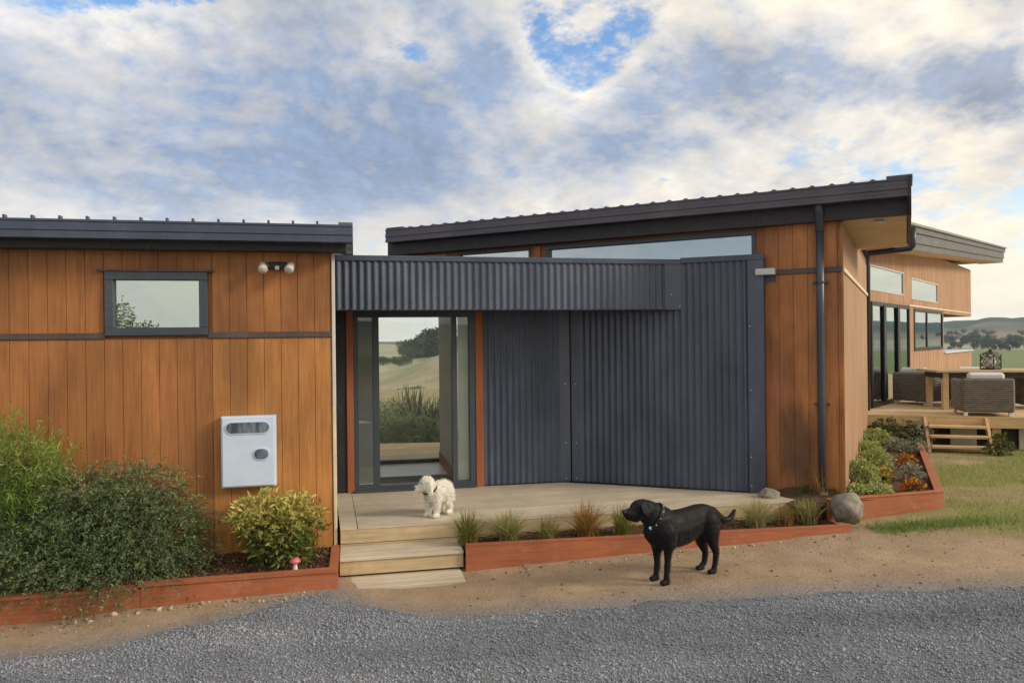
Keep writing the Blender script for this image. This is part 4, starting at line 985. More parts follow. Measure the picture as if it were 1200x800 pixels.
# right bed
FC0, FC1 = np.array((3.42, 8.05)), np.array((4.88, 8.44)); FC = Frame(FC0, FC1 - FC0); LC = np.hypot(*(FC1 - FC0))
FC2 = Frame(FC1, np.array((6.80, 12.35)) - FC1); LC2 = np.hypot(6.80 - FC1[0], 12.35 - FC1[1])
rbd = thing('raised_bed', (4.6, 9, -.2), 'rust red sleeper edging round the flower bed by the side wall', 'garden edging')
pbox('sleeper', FC, (0, LC, -.05, 0, -.26, .030), M['rust'], rbd, .005)
pbox('sleeper_cap', FC, (-.0, LC + .01, -.07, .006, .031, .052), M['rust'], rbd, .004)
pbox('sleeper', FC2, (.004, LC2, -.05, 0, -.30, .029), M['rust'], rbd, .005)
pbox('sleeper_cap', FC2, (.002, LC2, -.085, .006, .030, .051), M['rust'], rbd, .004)
def rb_pt(u, v):
    a = np.array(FS.p(-.35 + v * (LC2 + .15), 0, 0)[:2]); b = np.array(FC2.p(max(0.0, v * LC2) , -.05, 0)[:2]); b = b if v > .03 else np.array(FC.p(LC - .05, -.06, 0)[:2])
    p = a + (b - a) * u; return (p[0], p[1], .0 + .07 * (1 - u) + float(fbm(p[0] * 5, p[1] * 5, 3, 15) - .5) * .05 - .03)
soil_sheet('soil', rb_pt, 14, 44, sm.m, kind='structure')
def wb_pt(u, v):                                          # earth heaped against the timber wall beside the deck end
    a = np.array(FM.p(s895 + u * (0.2 - s895), .02, 0)[:2]); b = np.array(FC.p(-.35 + u * .65, -.03, 0)[:2]); p = a + (b - a) * v
    return (p[0], p[1], -.03 + .11 * math.sin(min(1.0, u * 1.3) * 3.1) ** .6 * (1 - v) + float(fbm(p[0] * 7, p[1] * 7, 3, 19) - .5) * .05 * (1 - v))
soil_sheet('soil', wb_pt, 16, 8, sm.m, kind='structure')

# boulders
def boulder(name, label, c, r, seed, scale=(1, 1, 1)):
    mb = Mat(name + '_rock', .9, spec=.25); a = mb.noise(9, 7, .65, vec=mb.objpos()); b = mb.noise(60, 3, .7, vec=mb.objpos()); s = mb.noise(3, 4, .6, vec=mb.objpos())
    col = mb.mix(mb.mr(a, .3, .7), (.15, .135, .11), (.36, .33, .28)); col = mb.mix(mb.mr(s, .55, .68, 0, .5), col, (.22, .20, .10)); mb.color(mb.mul(col, mb.mr(b, .3, .7, .8, 1.2))); mb.bump(a, .7, .03)
    import bmesh
    bm = bmesh.new(); bmesh.ops.create_icosphere(bm, subdivisions=4, radius=1.0)
    rg = np.random.default_rng(seed); pl = rg.normal(size=(9, 3)); pl /= np.linalg.norm(pl, axis=1)[:, None]; h = rg.uniform(.70, .92, 9)
    V = np.array([v.co[:] for v in bm.verts])
    for k_ in range(9):
        t = V @ pl[k_]; V = V - np.maximum(t - h[k_], 0)[:, None] * pl[k_] * .9
    V = V * (1 + (fbm(V[:, 0] * 2.2 + seed, V[:, 1] * 2.2 + V[:, 2] * 1.7, 3, seed)[:, None] - .5) * .26)
    F = [tuple(v.index for v in f.verts) for f in bm.faces]; bm.free()
    V = V * np.array(scale) * r + np.array(c)
    return put(name, V, np.array(F), mb.m, smooth=True, label=label, category='boulder')
bp = at_y(992, 594, 7.88); boulder('boulder', 'large rounded grey boulder between the two rust red beds', (bp[0], bp[1], bp[2] - .01), .172, 3, (1, 1, 1.02))
bp = at_y(901, 577, 8.42); boulder('boulder', 'small brown boulder at the foot of the slate wall end', (bp[0], bp[1], bp[2] - .02), .105, 8, (1.15, .9, .75))

# mushroom ornament
mp = np.array(on_z(346, 668, -.2))
mu = thing('mushroom_ornament', tuple(mp), 'small pink capped mushroom garden ornament in the mulch', 'ornament')
part('stalk', MB().lathe((mp[0], mp[1], mp[2] - .01), [(.020, 0), (.024, .02), (.017, .05), (.016, .085)], 14), M['candle'], mu, smooth=True)
part('cap', MB().lathe((mp[0], mp[1], mp[2] + .065), [(.030, .0), (.050, .008), (.048, .025), (.034, .045), (.012, .055)], 18), M['pink'], mu, smooth=True)

# ------------------------------------------------------------------ dining deck and furniture
FT0 = np.array((6.15, 13.45)); FT = Frame(FT0, np.array((8.8, 12.57)) - FT0)
dk = thing('dining_deck', (9, 14, -.2), 'raised pale timber deck with dining furniture beside the right wing', 'deck')
far_ = [FT.p(.0, 0, 0)[:2], FT.p(9, 0, 0)[:2], FT.p(9, -14, 0)[:2], FR.p(sE2, .02, 0)[:2], FR.p(.0, .02, 0)[:2]]
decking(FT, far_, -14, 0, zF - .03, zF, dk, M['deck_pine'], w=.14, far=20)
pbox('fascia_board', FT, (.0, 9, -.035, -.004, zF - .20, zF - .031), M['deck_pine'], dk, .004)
for k_ in range(6):
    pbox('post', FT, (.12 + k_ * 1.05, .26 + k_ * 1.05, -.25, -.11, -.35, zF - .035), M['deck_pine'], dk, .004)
    if k_ < 5: pbox('skirt_board', FT, (.27 + k_ * 1.05 + .3, k_ * 1.05 + .98, -.30, -.27, -.3, zF - .12), plain('pale_block', (.55, .52, .44), .8), dk, .003)
pbox('joist', FT, (.05, 8.9, -.9, -.36, -.4, zF - .036), M['inner_dark'], dk)
ls0, ls1 = FT.s(1089, 500, .3), FT.s(1159, 500, .3)
ds = thing('deck_steps', FT.p((ls0 + ls1) / 2, .3, -.15), 'open timber steps with three treads up to the dining deck', 'steps')
for sg, s_ in ((0, ls0), (1, ls1)):
    e = (-1 if sg == 0 else 1)
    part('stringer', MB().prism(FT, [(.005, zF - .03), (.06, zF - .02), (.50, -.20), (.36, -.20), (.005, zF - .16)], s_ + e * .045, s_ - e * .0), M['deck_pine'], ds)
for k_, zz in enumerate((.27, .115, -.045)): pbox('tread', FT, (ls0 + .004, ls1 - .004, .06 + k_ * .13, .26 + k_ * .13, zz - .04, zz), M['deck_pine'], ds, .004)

wk = Mat('wicker', .6); p_ = wk.objpos(); 
wv = wk.n('ShaderNodeTexWave', wave_type='BANDS', bands_direction='Z'); wk.l(p_, wv.inputs[0]); wv.inputs['Scale'].default_value = 9; wv.inputs['Distortion'].default_value = .4
nz = wk.noise(26, 4, .7, vec=p_, sc=(.4, .4, 3)); ck = wk.n('ShaderNodeTexChecker'); wk.l(p_, ck.inputs[0]); ck.inputs['Scale'].default_value = 55
col = wk.mix(wk.mr(nz, .3, .7), (.09, .072, .060), (.28, .23, .195)); col = wk.mix(wk.math('MULTIPLY', ck.outputs[1], .25), col, (.03, .024, .02)); wk.color(wk.mul(col, wk.mr(wv.outputs[1], 0, 1, .55, 1.15))); wk.bump(wv.outputs[1], .6, .01)
def wicker_chair(loc, rz, label):
    o = thing('wicker_armchair', (0, 0, 0), label, 'armchair', 'wicker chairs round the deck table')
    F = WORLDF; w, dp_, h = .40, .39, .655                 # local: front faces +y (d = -y)
    pbox('back_panel', F, (-w, w, .30, .39, .07, h), wk.m, o, .03)
    for sg in (-1, 1): pbox('arm_panel', F, (sg * w, sg * (w - .09), -.36, .299, .07, h - .03), wk.m, o, .03)
    pbox('seat_base', F, (-w + .091, w - .091, -.34, .299, .12, .30), wk.m, o, .015)
    pbox('seat_cushion', F, (-w + .10, w - .10, -.35, .29, .301, .42), M['cushion'], o, .035)
    pbox('back_cushion', F, (-w + .12, w - .12, .14, .292, .421, h + .095), M['cushion'], o, .04)
    for a in (-1, 1):
        for b in (-1, 1): pbox('foot', F, (a * (w - .03), a * (w - .09), b * .33 - .03, b * .33 + .03, 0, .069), M['candle'], o, .004)
    o.location = loc; o.rotation_euler = (0, 0, rz); return o
def deck_pt(px, py): return tuple(on_z(px, py, zF)[:2]) + (zF + .001,)
c2 = deck_pt(1155, 486); wicker_chair((c2[0], c2[1] + .10, zF + .001), -.30, 'wicker armchair with its back to the deck steps and a pale back cushion')
c1 = deck_pt(1082, 473); wicker_chair((c1[0], c1[1] + .05, zF + .001), -1.15, 'wicker armchair beside the sliding door, side turned to the steps')
tb0 = at_y(1098, 437, 13.95); zt_ = zF + .745
FTb = Frame((tb0[0], tb0[1]), (math.cos(-.16), math.sin(-.16)))
tl = thing('dining_table', FTb.p(1.3, -.5, zF), 'long timber outdoor dining table with pale legs and dark apron', 'table')
for k_ in range(6): pbox('table_board', FTb, (0, 2.7, -1.02 + k_ * .171, -1.02 + k_ * .171 + .167, zt_ - .04, zt_), M['tabletop'], tl, .005)
pbox('apron', FTb, (.12, 2.58, -.93, -.10, zt_ - .15, zt_ - .041), M['inner_dark'], tl, .004)
for s_ in (.14, 2.46):
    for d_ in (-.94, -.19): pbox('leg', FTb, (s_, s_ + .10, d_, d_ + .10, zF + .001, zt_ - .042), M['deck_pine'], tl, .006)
c3 = FTb.p(1.25, -1.35, 0); wicker_chair((c3[0], c3[1], zF + .001), math.pi - .16, 'wicker armchair on the far side of the deck table')
c4 = deck_pt(1212, 478); wicker_chair((c4[0] + .16, c4[1] + .1, zF + .001), -.22, 'wicker armchair at the far table end, cut by the picture edge')
lp = np.array(at_y(1161, 434, 14.2)); lp[2] = zt_ + .002
ln = thing('lantern', tuple(lp), 'dark wire lattice lantern with a white candle on the deck table', 'lantern')
FLn = Frame((lp[0], lp[1]), (math.cos(.5), math.sin(.5))); hw = .13
pbox('base', FLn, (-hw, hw, -hw, hw, lp[2], lp[2] + .025), M['frame_black'], ln, .004)
lat = MB()
for a in (-1, 1):
    for b in (-1, 1): lat.tube([FLn.p(a * hw * .95, b * hw * .95, lp[2] + .02), FLn.p(a * hw * .95, b * hw * .95, lp[2] + .28)], .009, 6)
for sg in (-1, 1):
    for k_ in range(-1, 3):
        for dr_ in (-1, 1):
            q = [(k_ * hw - hw + .13 * 0, 0), (k_ * hw - hw + hw * 2, .26)]
            a0, a1 = max(-hw, -hw + (k_) * hw), min(hw, -hw + (k_ + 2) * hw)
            if a1 - a0 < .02: continue
            z0_ = (a0 - (-hw + k_ * hw)) / (2 * hw) * .26; z1_ = (a1 - (-hw + k_ * hw)) / (2 * hw) * .26
            lat.tube([FLn.p(a0 * dr_, sg * hw, lp[2] + .02 + z0_), FLn.p(a1 * dr_, sg * hw, lp[2] + .02 + z1_)], .006, 5)
            lat.tube([FLn.p(sg * hw, a0 * dr_, lp[2] + .02 + z0_), FLn.p(sg * hw, a1 * dr_, lp[2] + .02 + z1_)], .006, 5)
part('lattice', lat, M['frame_black'], ln)
part('roof_cap', MB().add([FLn.p(a * hw * 1.08, b * hw * 1.08, lp[2] + .285) for a, b in ((-1, -1), (1, -1), (1, 1), (-1, 1))] + [FLn.p(a * .035, b * .035, lp[2] + .345) for a, b in ((-1, -1), (1, -1), (1, 1), (-1, 1))] , [(0, 1, 5, 4), (1, 2, 6, 5), (2, 3, 7, 6), (3, 0, 4, 7), (4, 5, 6, 7), (3, 2, 1, 0)]), M['frame_black'], ln)
part('finial', MB().tube([lp + np.array((0, 0, .34)), lp + np.array((0, 0, .385))], [.04, .03], 8), M['frame_black'], ln)
part('ring', MB().tube([lp + np.array((.035 * math.cos(t), 0, .415 + .035 * math.sin(t))) for t in np.linspace(0, 6.28, 14)], .005, 5), M['frame_black'], ln)
part('candle', MB().lathe(tuple(lp + np.array((0, 0, .026))), [(.085, 0), (.085, .20), (.06, .215)], 14), M['candle'], ln, smooth=True)

# deck behind the house seen through the foyer
bd = thing('back_deck', (-1.8, 12.2, -.3), 'timber deck behind the glazed foyer, coloured pale as if sunlit', 'deck')
FBk = Frame(FK.p(0, -.12, 0)[:2], U1)
decking(FBk, [FBk.p(-3.2, -.02, 0)[:2], FBk.p(1.2, -.02, 0)[:2], FBk.p(1.2, -2.3, 0)[:2], FBk.p(-.8, -2.55, 0)[:2], FBk.p(-3.2, -2.6, 0)[:2]], -2.6, -.02, -.04, -.005, bd, M['deck_pine'])  # pale boards stand in for sunlight that the house blocks here
pbox('joist', FBk, (-3.1, 1.1, -2.2, -.06, -.35, -.042), M['inner_dark'], bd)
pbox('door_ledge', FBk, (ks0 - .2, ks1 + .1, -.22, -.03, .0, .05), M['jamb'], bd, .004)

# ------------------------------------------------------------------ garden plants
rg = np.random.default_rng(11)
def bedpt(px, d, z=-.2): s = FG.s(px, 650, d); return FG.p(s, d, z)
b = bedpt(110, -.42)
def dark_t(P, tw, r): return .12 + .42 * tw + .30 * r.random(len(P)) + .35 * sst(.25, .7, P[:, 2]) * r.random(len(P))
lob = []
for px, py, dpt, rx, rz in ((60, 640, -.34, .42, .26), (120, 620, -.40, .50, .36), (185, 625, -.40, .38, .34), (215, 650, -.42, .22, .22), (110, 585, -.46, .42, .24), (160, 575, -.50, .36, .18), (20, 660, -.3, .45, .2), (150, 668, -.14, .36, .13), (75, 670, -.14, .40, .12), (95, 684, -.02, .10, .06)):
    s_, z_ = FG.hit(px, py, dpt); c_ = FG.p(s_, dpt, z_); lob.append((*c_, rx, min(.34, rx), rz))
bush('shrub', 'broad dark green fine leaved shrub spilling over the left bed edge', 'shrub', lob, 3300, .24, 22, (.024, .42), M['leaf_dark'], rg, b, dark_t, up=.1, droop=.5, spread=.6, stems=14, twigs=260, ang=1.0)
b = bedpt(8, -.50); lob = []
for px, py, dpt, rx, rz in ((15, 570, -.5, .34, .34), (45, 590, -.52, .20, .26), (-40, 560, -.5, .40, .40), (10, 640, -.45, .34, .24)):
    s_, z_ = FG.hit(px, py, dpt); c_ = FG.p(s_, dpt, z_); lob.append((*c_, rx, .26, rz))
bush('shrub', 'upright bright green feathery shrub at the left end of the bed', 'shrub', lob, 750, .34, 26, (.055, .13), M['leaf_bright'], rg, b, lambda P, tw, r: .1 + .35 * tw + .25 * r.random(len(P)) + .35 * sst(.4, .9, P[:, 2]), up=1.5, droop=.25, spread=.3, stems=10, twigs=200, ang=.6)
b = bedpt(328, -.42); lob = []
for px, py, dpt, rx, rz in ((326, 618, -.42, .28, .24), (300, 607, -.42, .19, .17), (352, 613, -.42, .18, .19), (330, 638, -.36, .26, .14), (303, 592, -.45, .14, .09), (345, 593, -.45, .15, .09)):
    s_, z_ = FG.hit(px, py, dpt); c_ = FG.p(s_, dpt, z_); lob.append((*c_, rx, .24, rz))
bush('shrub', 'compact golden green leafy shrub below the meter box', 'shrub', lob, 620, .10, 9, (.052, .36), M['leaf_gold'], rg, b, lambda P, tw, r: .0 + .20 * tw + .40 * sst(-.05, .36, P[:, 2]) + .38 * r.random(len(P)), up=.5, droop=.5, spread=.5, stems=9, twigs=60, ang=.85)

TF = [(549, .36, .24, 'tuft_green', 420, 'dense green grass tuft beside the timber steps', .45), (597, .33, .40, 'tuft_pale', 520, 'wide pale green arching grass tuft in the deck bed', .5), (644, .28, .18, 'tuft_green', 150, 'thin olive grass tuft beside the bronze tuft', .65),
      (690, .40, .34, 'tuft_bronze', 360, 'bronze orange grass tuft in the deck bed', .6), (733, .34, .24, 'tuft_green', 300, 'fresh green grass tuft next to the bronze tuft', .42),
      (893, .34, .38, 'tuft_pale', 520, 'bushy straw coloured grass tuft behind the black dog', .65), (928, .27, .14, 'tuft_bronze', 140, 'narrow brown grass tuft by the deck end', .5), (956, .30, .28, 'tuft_green', 240, 'sparse olive grass tuft beside the large boulder', .7)]
for px, h, sp, mt, n_, lab, tb_ in TF:
    u = FQ.s(px, 630, -.2) / LQ; p_ = mb_pt(u, .42); tuft('grass_tuft', lab, p_, n_, h, sp, M[mt], rg, group='grass tufts along the deck bed', tb=tb_)
p_ = wb_pt(.55, .25); tuft('grass_tuft', 'wispy dry grass tuft against the timber wall by the downpipe', p_, 50, .42, .30, M['tuft_bronze'], rg, tb=.75, width=.004)
p_ = wb_pt(.40, .3); q_ = [(p_[0] + .1, p_[1], p_[2], .22, .10, .06)]
bush('shrub', 'low dark ground hugging plant at the timber wall foot', 'plant', q_, 160, .09, 10, (.022, .3), M['leaf_bed'], rg, p_, lambda P, tw, r: .3 * r.random(len(P)) + .2 * tw, stems=1, twigs=0)

def mound(px, py, z, rx, rz, n_, mat, label, leaf=(.030, .5), tint=None, cat='plant', name='mound_plant', up=.5, **k):
    c_ = np.array(on_z(px, py, z)); l_ = [(c_[0], c_[1], z + rz * .6, rx, rx, rz), (c_[0] + rx * .4, c_[1] - rx * .2, z + rz * .4, rx * .7, rx * .7, rz * .7), (c_[0] - rx * .4, c_[1] + rx * .3, z + rz * .5, rx * .7, rx * .7, rz * .75)]
    return bush(name, label, cat, l_, n_, .07, 8, leaf, mat, rg, (c_[0], c_[1], z - .02), tint, stems=5, twigs=20, up=up, droop=.35, spread=.5, **k)
lime = lambda P, tw, r: .1 + .4 * tw + .5 * r.random(len(P))
mound(1009, 562, .06, .17, .14, 420, M['leaf_lime'], 'lime green mound plant beside the house corner', tint=lime, group='lime mound plants along the side wall')
mound(1026, 545, .05, .16, .13, 330, M['leaf_lime'], 'lime green mound plant in the middle of the wall row', tint=lime, group='lime mound plants along the side wall')
mound(1016, 536, .06, .18, .15, 330, M['leaf_lime'], 'lime green mound plant behind the corner mound', tint=lime, group='lime mound plants along the side wall')
mound(1027, 522, .06, .22, .17, 330, M['leaf_lime'], 'lime green mound plant close to the black downpipe foot', tint=lime, group='lime mound plants along the side wall')
mound(1005, 577, .04, .10, .05, 130, M['leaf_lime'], 'low trailing lime plant at the bed corner by the boulder', tint=lime)
mound(1030, 577, .04, .11, .05, 130, M['leaf_lime'], 'low trailing lime plant along the bed front board', tint=lime)
pt = lambda P, tw, r: .05 + .95 * r.random(len(P)) * (r.random(len(P)) > .35)
mound(1036, 562, .03, .055, .07, 60, M['petal_y'], 'small yellow flowering plant in the open soil', (.03, .6), pt, 'flower', 'flowering_plant')
mound(1064, 545, .02, .075, .09, 70, M['petal'], 'orange flowering plant at the middle of the bed', (.034, .6), pt, 'flower', 'flowering_plant')
mound(1070, 575, .02, .085, .06, 80, M['petal'], 'orange flowering plant by the front corner of the bed', (.034, .6), pt, 'flower', 'flowering_plant')
mound(1068, 561, .02, .10, .12, 130, M['leaf_silver'], 'silvery green bushy plant between the orange flowers', (.03, .4), lime)
mound(1052, 527, .03, .15, .10, 130, M['leaf_silver'], 'greyish low plant in front of the dark shrubs', (.03, .4), lime)
mound(1074, 528, .03, .17, .10, 120, M['leaf_silver'], 'silver grey plant near the bed side board', (.03, .4), lime)
mound(1040, 514, .03, .22, .22, 230, M['leaf_bed'], 'dark green shrub against the deck front by the downpipe', (.04, .45), group=None)
mound(1062, 511, .03, .26, .20, 260, M['leaf_bed'], 'olive green shrub with yellow tips against the deck front', (.04, .45))
mound(1080, 513, .03, .18, .14, 160, M['leaf_silver'], 'pale leaved shrub next to the deck steps', (.04, .45), lime)
mound(1172, 533, -.15, .13, .22, 170, M['leaf_bed'], 'small leafy shrub on the other side of the deck steps', (.04, .45))

# lawn
n_ = 42000; x = rg.uniform(3.6, 9.5, n_); y = rg.uniform(6.6, 12.6, n_)
gmv = grass_mask(x, y); ok = (rg.random(n_) < gmv * 1.1) & (gravel_mask(x, y) < .05) & ~((x < 4.95) & (y > 8.1)) & ((x - 4.88) * .883 - (y - 8.44) * .469 > .03 - (y < 8.2) * 9) & (np.abs(x) < .74 * y + .2)
x, y = x[ok], y[ok]; n_ = len(x); h = .016 + .03 * rg.random(n_) * (0.6 + gmv[ok]); a = rg.random(n_) * 6.283
dx, dy = np.cos(a), np.sin(a); z = ground_z(x, y) - .003; w = .0028
base = np.stack([x, y, z], -1); sd = np.stack([-dy, dx, 0 * x], -1) * w; tip = base + np.stack([dx * h * .7, dy * h * .7, h], -1)
V = np.stack([base - sd, base + sd, tip], 1).reshape(-1, 3)
put('grass', V, np.arange(3 * n_).reshape(-1, 3), M['lawn'], tint=np.clip(.35 + rg.normal(0, .2, n_) + .25 * (1 - gmv[ok]), 0, 1), label='short patchy lawn grass beside the flower bed', category='grass', kind='stuff')
m_ = 3200; cxy = np.array(on_z(1080, 617, -.18))[:2]; x = cxy[0] + rg.normal(0, .55, m_); y = cxy[1] + rg.normal(0, .11, m_) - .02 + .10 * (x - cxy[0])
ok = (y < 8.08 + .27 * (x - 3.7) - .02) & (x > 3.7); x, y = x[ok], y[ok]; m_ = len(x); h = .03 + .045 * rg.random(m_); a = rg.random(m_) * 6.283; dx, dy = np.cos(a), np.sin(a)
base = np.stack([x, y, ground_z(x, y) - .003], -1); sd = np.stack([-dy, dx, 0 * x], -1) * .0035; tip = base + np.stack([dx * h * .7, dy * h * .7, h], -1)
put('grass', np.stack([base - sd, base + sd, tip], 1).reshape(-1, 3), np.arange(3 * m_).reshape(-1, 3), M['lawn'], tint=np.clip(.22 + rg.normal(0, .14, m_), 0, 1), label='lush green grass strip along the flower bed front board', category='grass', kind='stuff')

# ------------------------------------------------------------------ behind the house
def flax(label, base, n_, h, rng):
    root = thing('flax_plant', base, label, 'plant')
    seg = 6; a = rng.random(n_) * 6.283; out = np.abs(rng.normal(.35, .28, n_)) * h; ln_ = h * (.6 + .45 * rng.random(n_)); dr_ = np.c_[np.cos(a), np.sin(a), 0 * a]; sd_ = np.c_[-np.sin(a), np.cos(a), 0 * a]
    b0 = np.array(base) + np.c_[rng.normal(0, .10, n_), rng.normal(0, .10, n_), 0 * a]; rows = []
    for k_ in range(seg):
        t = k_ / (seg - 1); c_ = b0 + dr_ * (out * t ** 1.7)[:, None] + np.c_[0 * a, 0 * a, ln_ * (t - .18 * t ** 3 * out / h * 2)]; w_ = .032 * (1 - t ** 2.2) + .002; rows += [c_ - sd_ * w_, c_ + sd_ * w_]
    V_ = np.stack(rows, 1).reshape(-1, 3); fq = np.array([(2 * k_, 2 * k_ + 1, 2 * k_ + 3, 2 * k_ + 2) for k_ in range(seg - 1)])
    put('leaves', V_, (fq[None] + 2 * seg * np.arange(n_)[:, None, None]).reshape(-1, 4), M['flax'], root, tint=np.repeat(np.clip(.45 + rng.normal(0, .25, n_), 0, 1), seg - 1)); return root
for px, Y_, h_, lab in ((486, 15.6, 1.45, 'tall dark strap leaved flax seen through the foyer'), (509, 14.9, 1.2, 'lower flax clump at the right of the foyer view'), (476, 16.6, 1.3, 'flax clump furthest behind the back deck')):
    q = at_y(px, 480, Y_); flax(lab, (q[0], q[1], float(ground_z(q[0], q[1]))), 90, h_, rg)
for px, py, Y_, rx, rz, lab in ((455, 503, 14.6, .5, .35, 'rounded green shrub behind the back deck, at the door side'), (443, 497, 15.4, .6, .5, 'tall green shrub behind the back deck, half hidden by the door frame'), (486, 503, 14.5, .45, .3, 'low green shrub in front of the flax'), (510, 508, 14.4, .4, .2, 'pale low shrub at the right edge of the foyer view'), (470, 494, 16.2, .7, .42, 'grey green shrub behind the low ones')):
    q = at_y(px, py, Y_); gz_ = float(ground_z(q[0], q[1])); lo = [(q[0], q[1], q[2] - .1, rx, rx, rz), (q[0] + rx * .5, q[1], q[2] - rz * .5, rx * .7, rx * .7, rz * .7), (q[0] - rx * .5, q[1] + .2, q[2] - rz * .4, rx * .7, rx * .7, rz * .7), (q[0], q[1], (q[2] + gz_) / 2, rx * .8, rx * .8, abs(q[2] - gz_) / 2)]
    bush('shrub', lab, 'shrub', lo, 420, .22, 10, (.07, .3), M['scrub'], rg, (q[0], q[1], gz_), group='shrubs behind the back deck', stems=6, twigs=40, up=.5, droop=.3)
# shrubs on the far side of the drive, which the left window mirrors
for x_, y_, rx, rz, lab in ((-4.8, -6.0, .8, 1.65, 'tallest leafy hedge shrub across the drive, mirrored in the left window'), (-4.0, -6.3, .7, 1.30, 'middle leafy hedge shrub across the drive, mirrored in the left window'), (-3.2, -6.6, .7, 1.16, 'lowest leafy hedge shrub across the drive, mirrored in the left window')):
    gz_ = float(ground_z(x_, y_)); bush('hedge_shrub', lab, 'shrub', [(x_, y_, gz_ + rz * .95, rx, rx * .8, rz), (x_ + .4, y_, gz_ + rz * .6, rx * .7, rx * .7, rz * .6)], 1500, .25, 12, (.06, .45), M['scrub'], rg, (x_, y_, gz_), group='hedge across the drive', stems=6, twigs=20)

# distant trees
def far_tree(h, w, n_, rng, conical=False):
    root = thing('tree', (0, 0, 0), 'x', 'tree'); k_ = 9
    lo = []
    for _ in range(k_):
        t = rng.random(); z_ = h * (.20 + .62 * t); r_ = w * (.5 * (1 - t) + .12 if conical else .34 * math.sqrt(max(.15, 1 - (2 * t - 1) ** 2)) + .1)
        a = rng.random() * 6.283; o_ = w * (.05 if conical else .26) * rng.random() ** .5 * 1.2; lo.append((math.cos(a) * o_, math.sin(a) * o_, z_, r_, r_, h * .22))
    P_, d_, _ = in_lobes(lo, n_, rng, .5); V_, F_ = leaf_faces(P_, d_ + rng.normal(0, .7, (n_, 3)), h * .09, h * .075, rng)
    put('crown', V_, F_, M['far_leaf'], root, tint=np.repeat(np.clip(.15 + .5 * rng.random(n_) + .25 * (P_[:, 2] / h), 0, 1), 2))
    mb = MB().tube([(0, 0, -.5), (.02 * h, 0, h * .3), (0, .02 * h, h * .62)], [h * .03, h * .022, h * .008], 7)
    for _ in range(5): a = rng.random() * 6.283; mb.tube([(0, 0, h * .28), (math.cos(a) * w * .18, math.sin(a) * w * .18, h * .5), (math.cos(a) * w * .3, math.sin(a) * w * .3, h * .62)], [h * .014, h * .009, h * .004], 5)
    part('trunk', mb, M['bark'], root); return root
kinds = [far_tree(9, 9, 620, rg), far_tree(11, 8, 620, rg), far_tree(8, 11, 620, rg), far_tree(12, 4.5, 480, rg, True)]
for o in kinds: o.hide_render = False
used = set()
def plant_tree(azd_, r_, kind, label, group, sc=1.0):
    x_, y_ = r_ * math.sin(math.radians(azd_)), r_ * math.cos(math.radians(azd_)); o = kinds[kind]
    if kind in used: o = copy_tree(o)
    used.add(kind); o.location = (x_, y_, float(ground_z(x_, y_))); o.rotation_euler = (0, 0, rg.random() * 6.28); s_ = sc * (.8 + .4 * rg.random()); o.scale = (s_, s_, s_); setp(o, label, 'tree', group); return o
def pxaz(px): return math.degrees(math.atan((px - 600) / FPX))
plant_tree(pxaz(456.5), 190, 3, 'single conical tree on the dry slope seen through the foyer', None, .30)
plant_tree(pxaz(467), 200, 0, 'round bushy tree beside the conical tree on the dry slope', None, .26)
for px in (476, 482, 487): plant_tree(pxaz(px), 178 + rg.random() * 20, int(rg.integers(0, 3)), 'dark bushy tree in the clump above the flax', 'tree clump above the flax', .33)
for px in np.linspace(440, 476, 9): plant_tree(pxaz(px + rg.normal(0, 1)), 470 + rg.normal(0, 20), int(rg.integers(0, 3)), 'dark tree in the hedgerow at the foot of the far field', 'hedgerow at the foot of the far field', .6)
for i in range(46):
    t = rg.random(); plant_tree(pxaz(474 + 52 * t + rg.normal(0, 1)), 560 + rg.random() * 110, int(rg.integers(0, 3)), 'tall dark tree of the wooded knoll behind the house', 'trees of the wooded knoll', 1.5 + .5 * t)
for i in range(110):
    px = rg.uniform(1105, 1215); r_ = rg.choice([880, 980, 1120, 1280, 1450]) + rg.normal(0, 30); plant_tree(pxaz(px), r_, int(rg.integers(0, 3)), 'dark rounded tree in the valley tree belts beyond the deck', 'valley trees beyond the deck', .6 + .35 * rg.random())
for i in range(40):
    a_ = rg.uniform(-60, 60); plant_tree(a_, rg.uniform(700, 1500), int(rg.integers(0, 3)), 'lone dark tree scattered over the far fields', 'scattered field trees', .8)

# ------------------------------------------------------------------ dogs
def blob_mesh(parts_, voxel, smooth_it, name):
    """union of spheres, capsules and ellipsoids grown into one skin"""
    import bmesh
    bm = bmesh.new()
    def sph(c, r, mat=None):
        m4 = Matrix.Translation(Vector(c)) @ (mat if mat is not None else Matrix.Diagonal((*([r] * 3 if np.isscalar(r) else r), 1)))
        bmesh.ops.create_icosphere(bm, subdivisions=2, radius=1.0, matrix=m4)
    for p in parts_:
        if p[0] == 'c':
            _, a, ra_, b_, rb_ = p; a = np.array(a); b_ = np.array(b_); n_ = max(2, int(np.linalg.norm(b_ - a) / (min(ra_, rb_) * .4)) + 1)
            for t in np.linspace(0, 1, n_): sph(a + (b_ - a) * t, ra_ + (rb_ - ra_) * t)
        else: sph(p[1], p[2], p[3] if len(p) > 3 else None)
    me = bpy.data.meshes.new('tmp'); bm.to_mesh(me); bm.free(); o = bpy.data.objects.new('tmp', me); COL.objects.link(o)
    r_ = o.modifiers.new('r', 'REMESH'); r_.mode = 'VOXEL'; r_.voxel_size = voxel; r_.use_smooth_shade = True
    s_ = o.modifiers.new('s', 'SMOOTH'); s_.factor = .5; s_.iterations = smooth_it
    dg_ = bpy.context.evaluated_depsgraph_get(); ev = o.evaluated_get(dg_); m2 = ev.to_mesh()
    V_ = np.empty(len(m2.vertices) * 3); m2.vertices.foreach_get('co', V_); F_ = [tuple(p.vertices) for p in m2.polygons]; ev.to_mesh_clear()
    bpy.data.objects.remove(o); return V_.reshape(-1, 3), F_
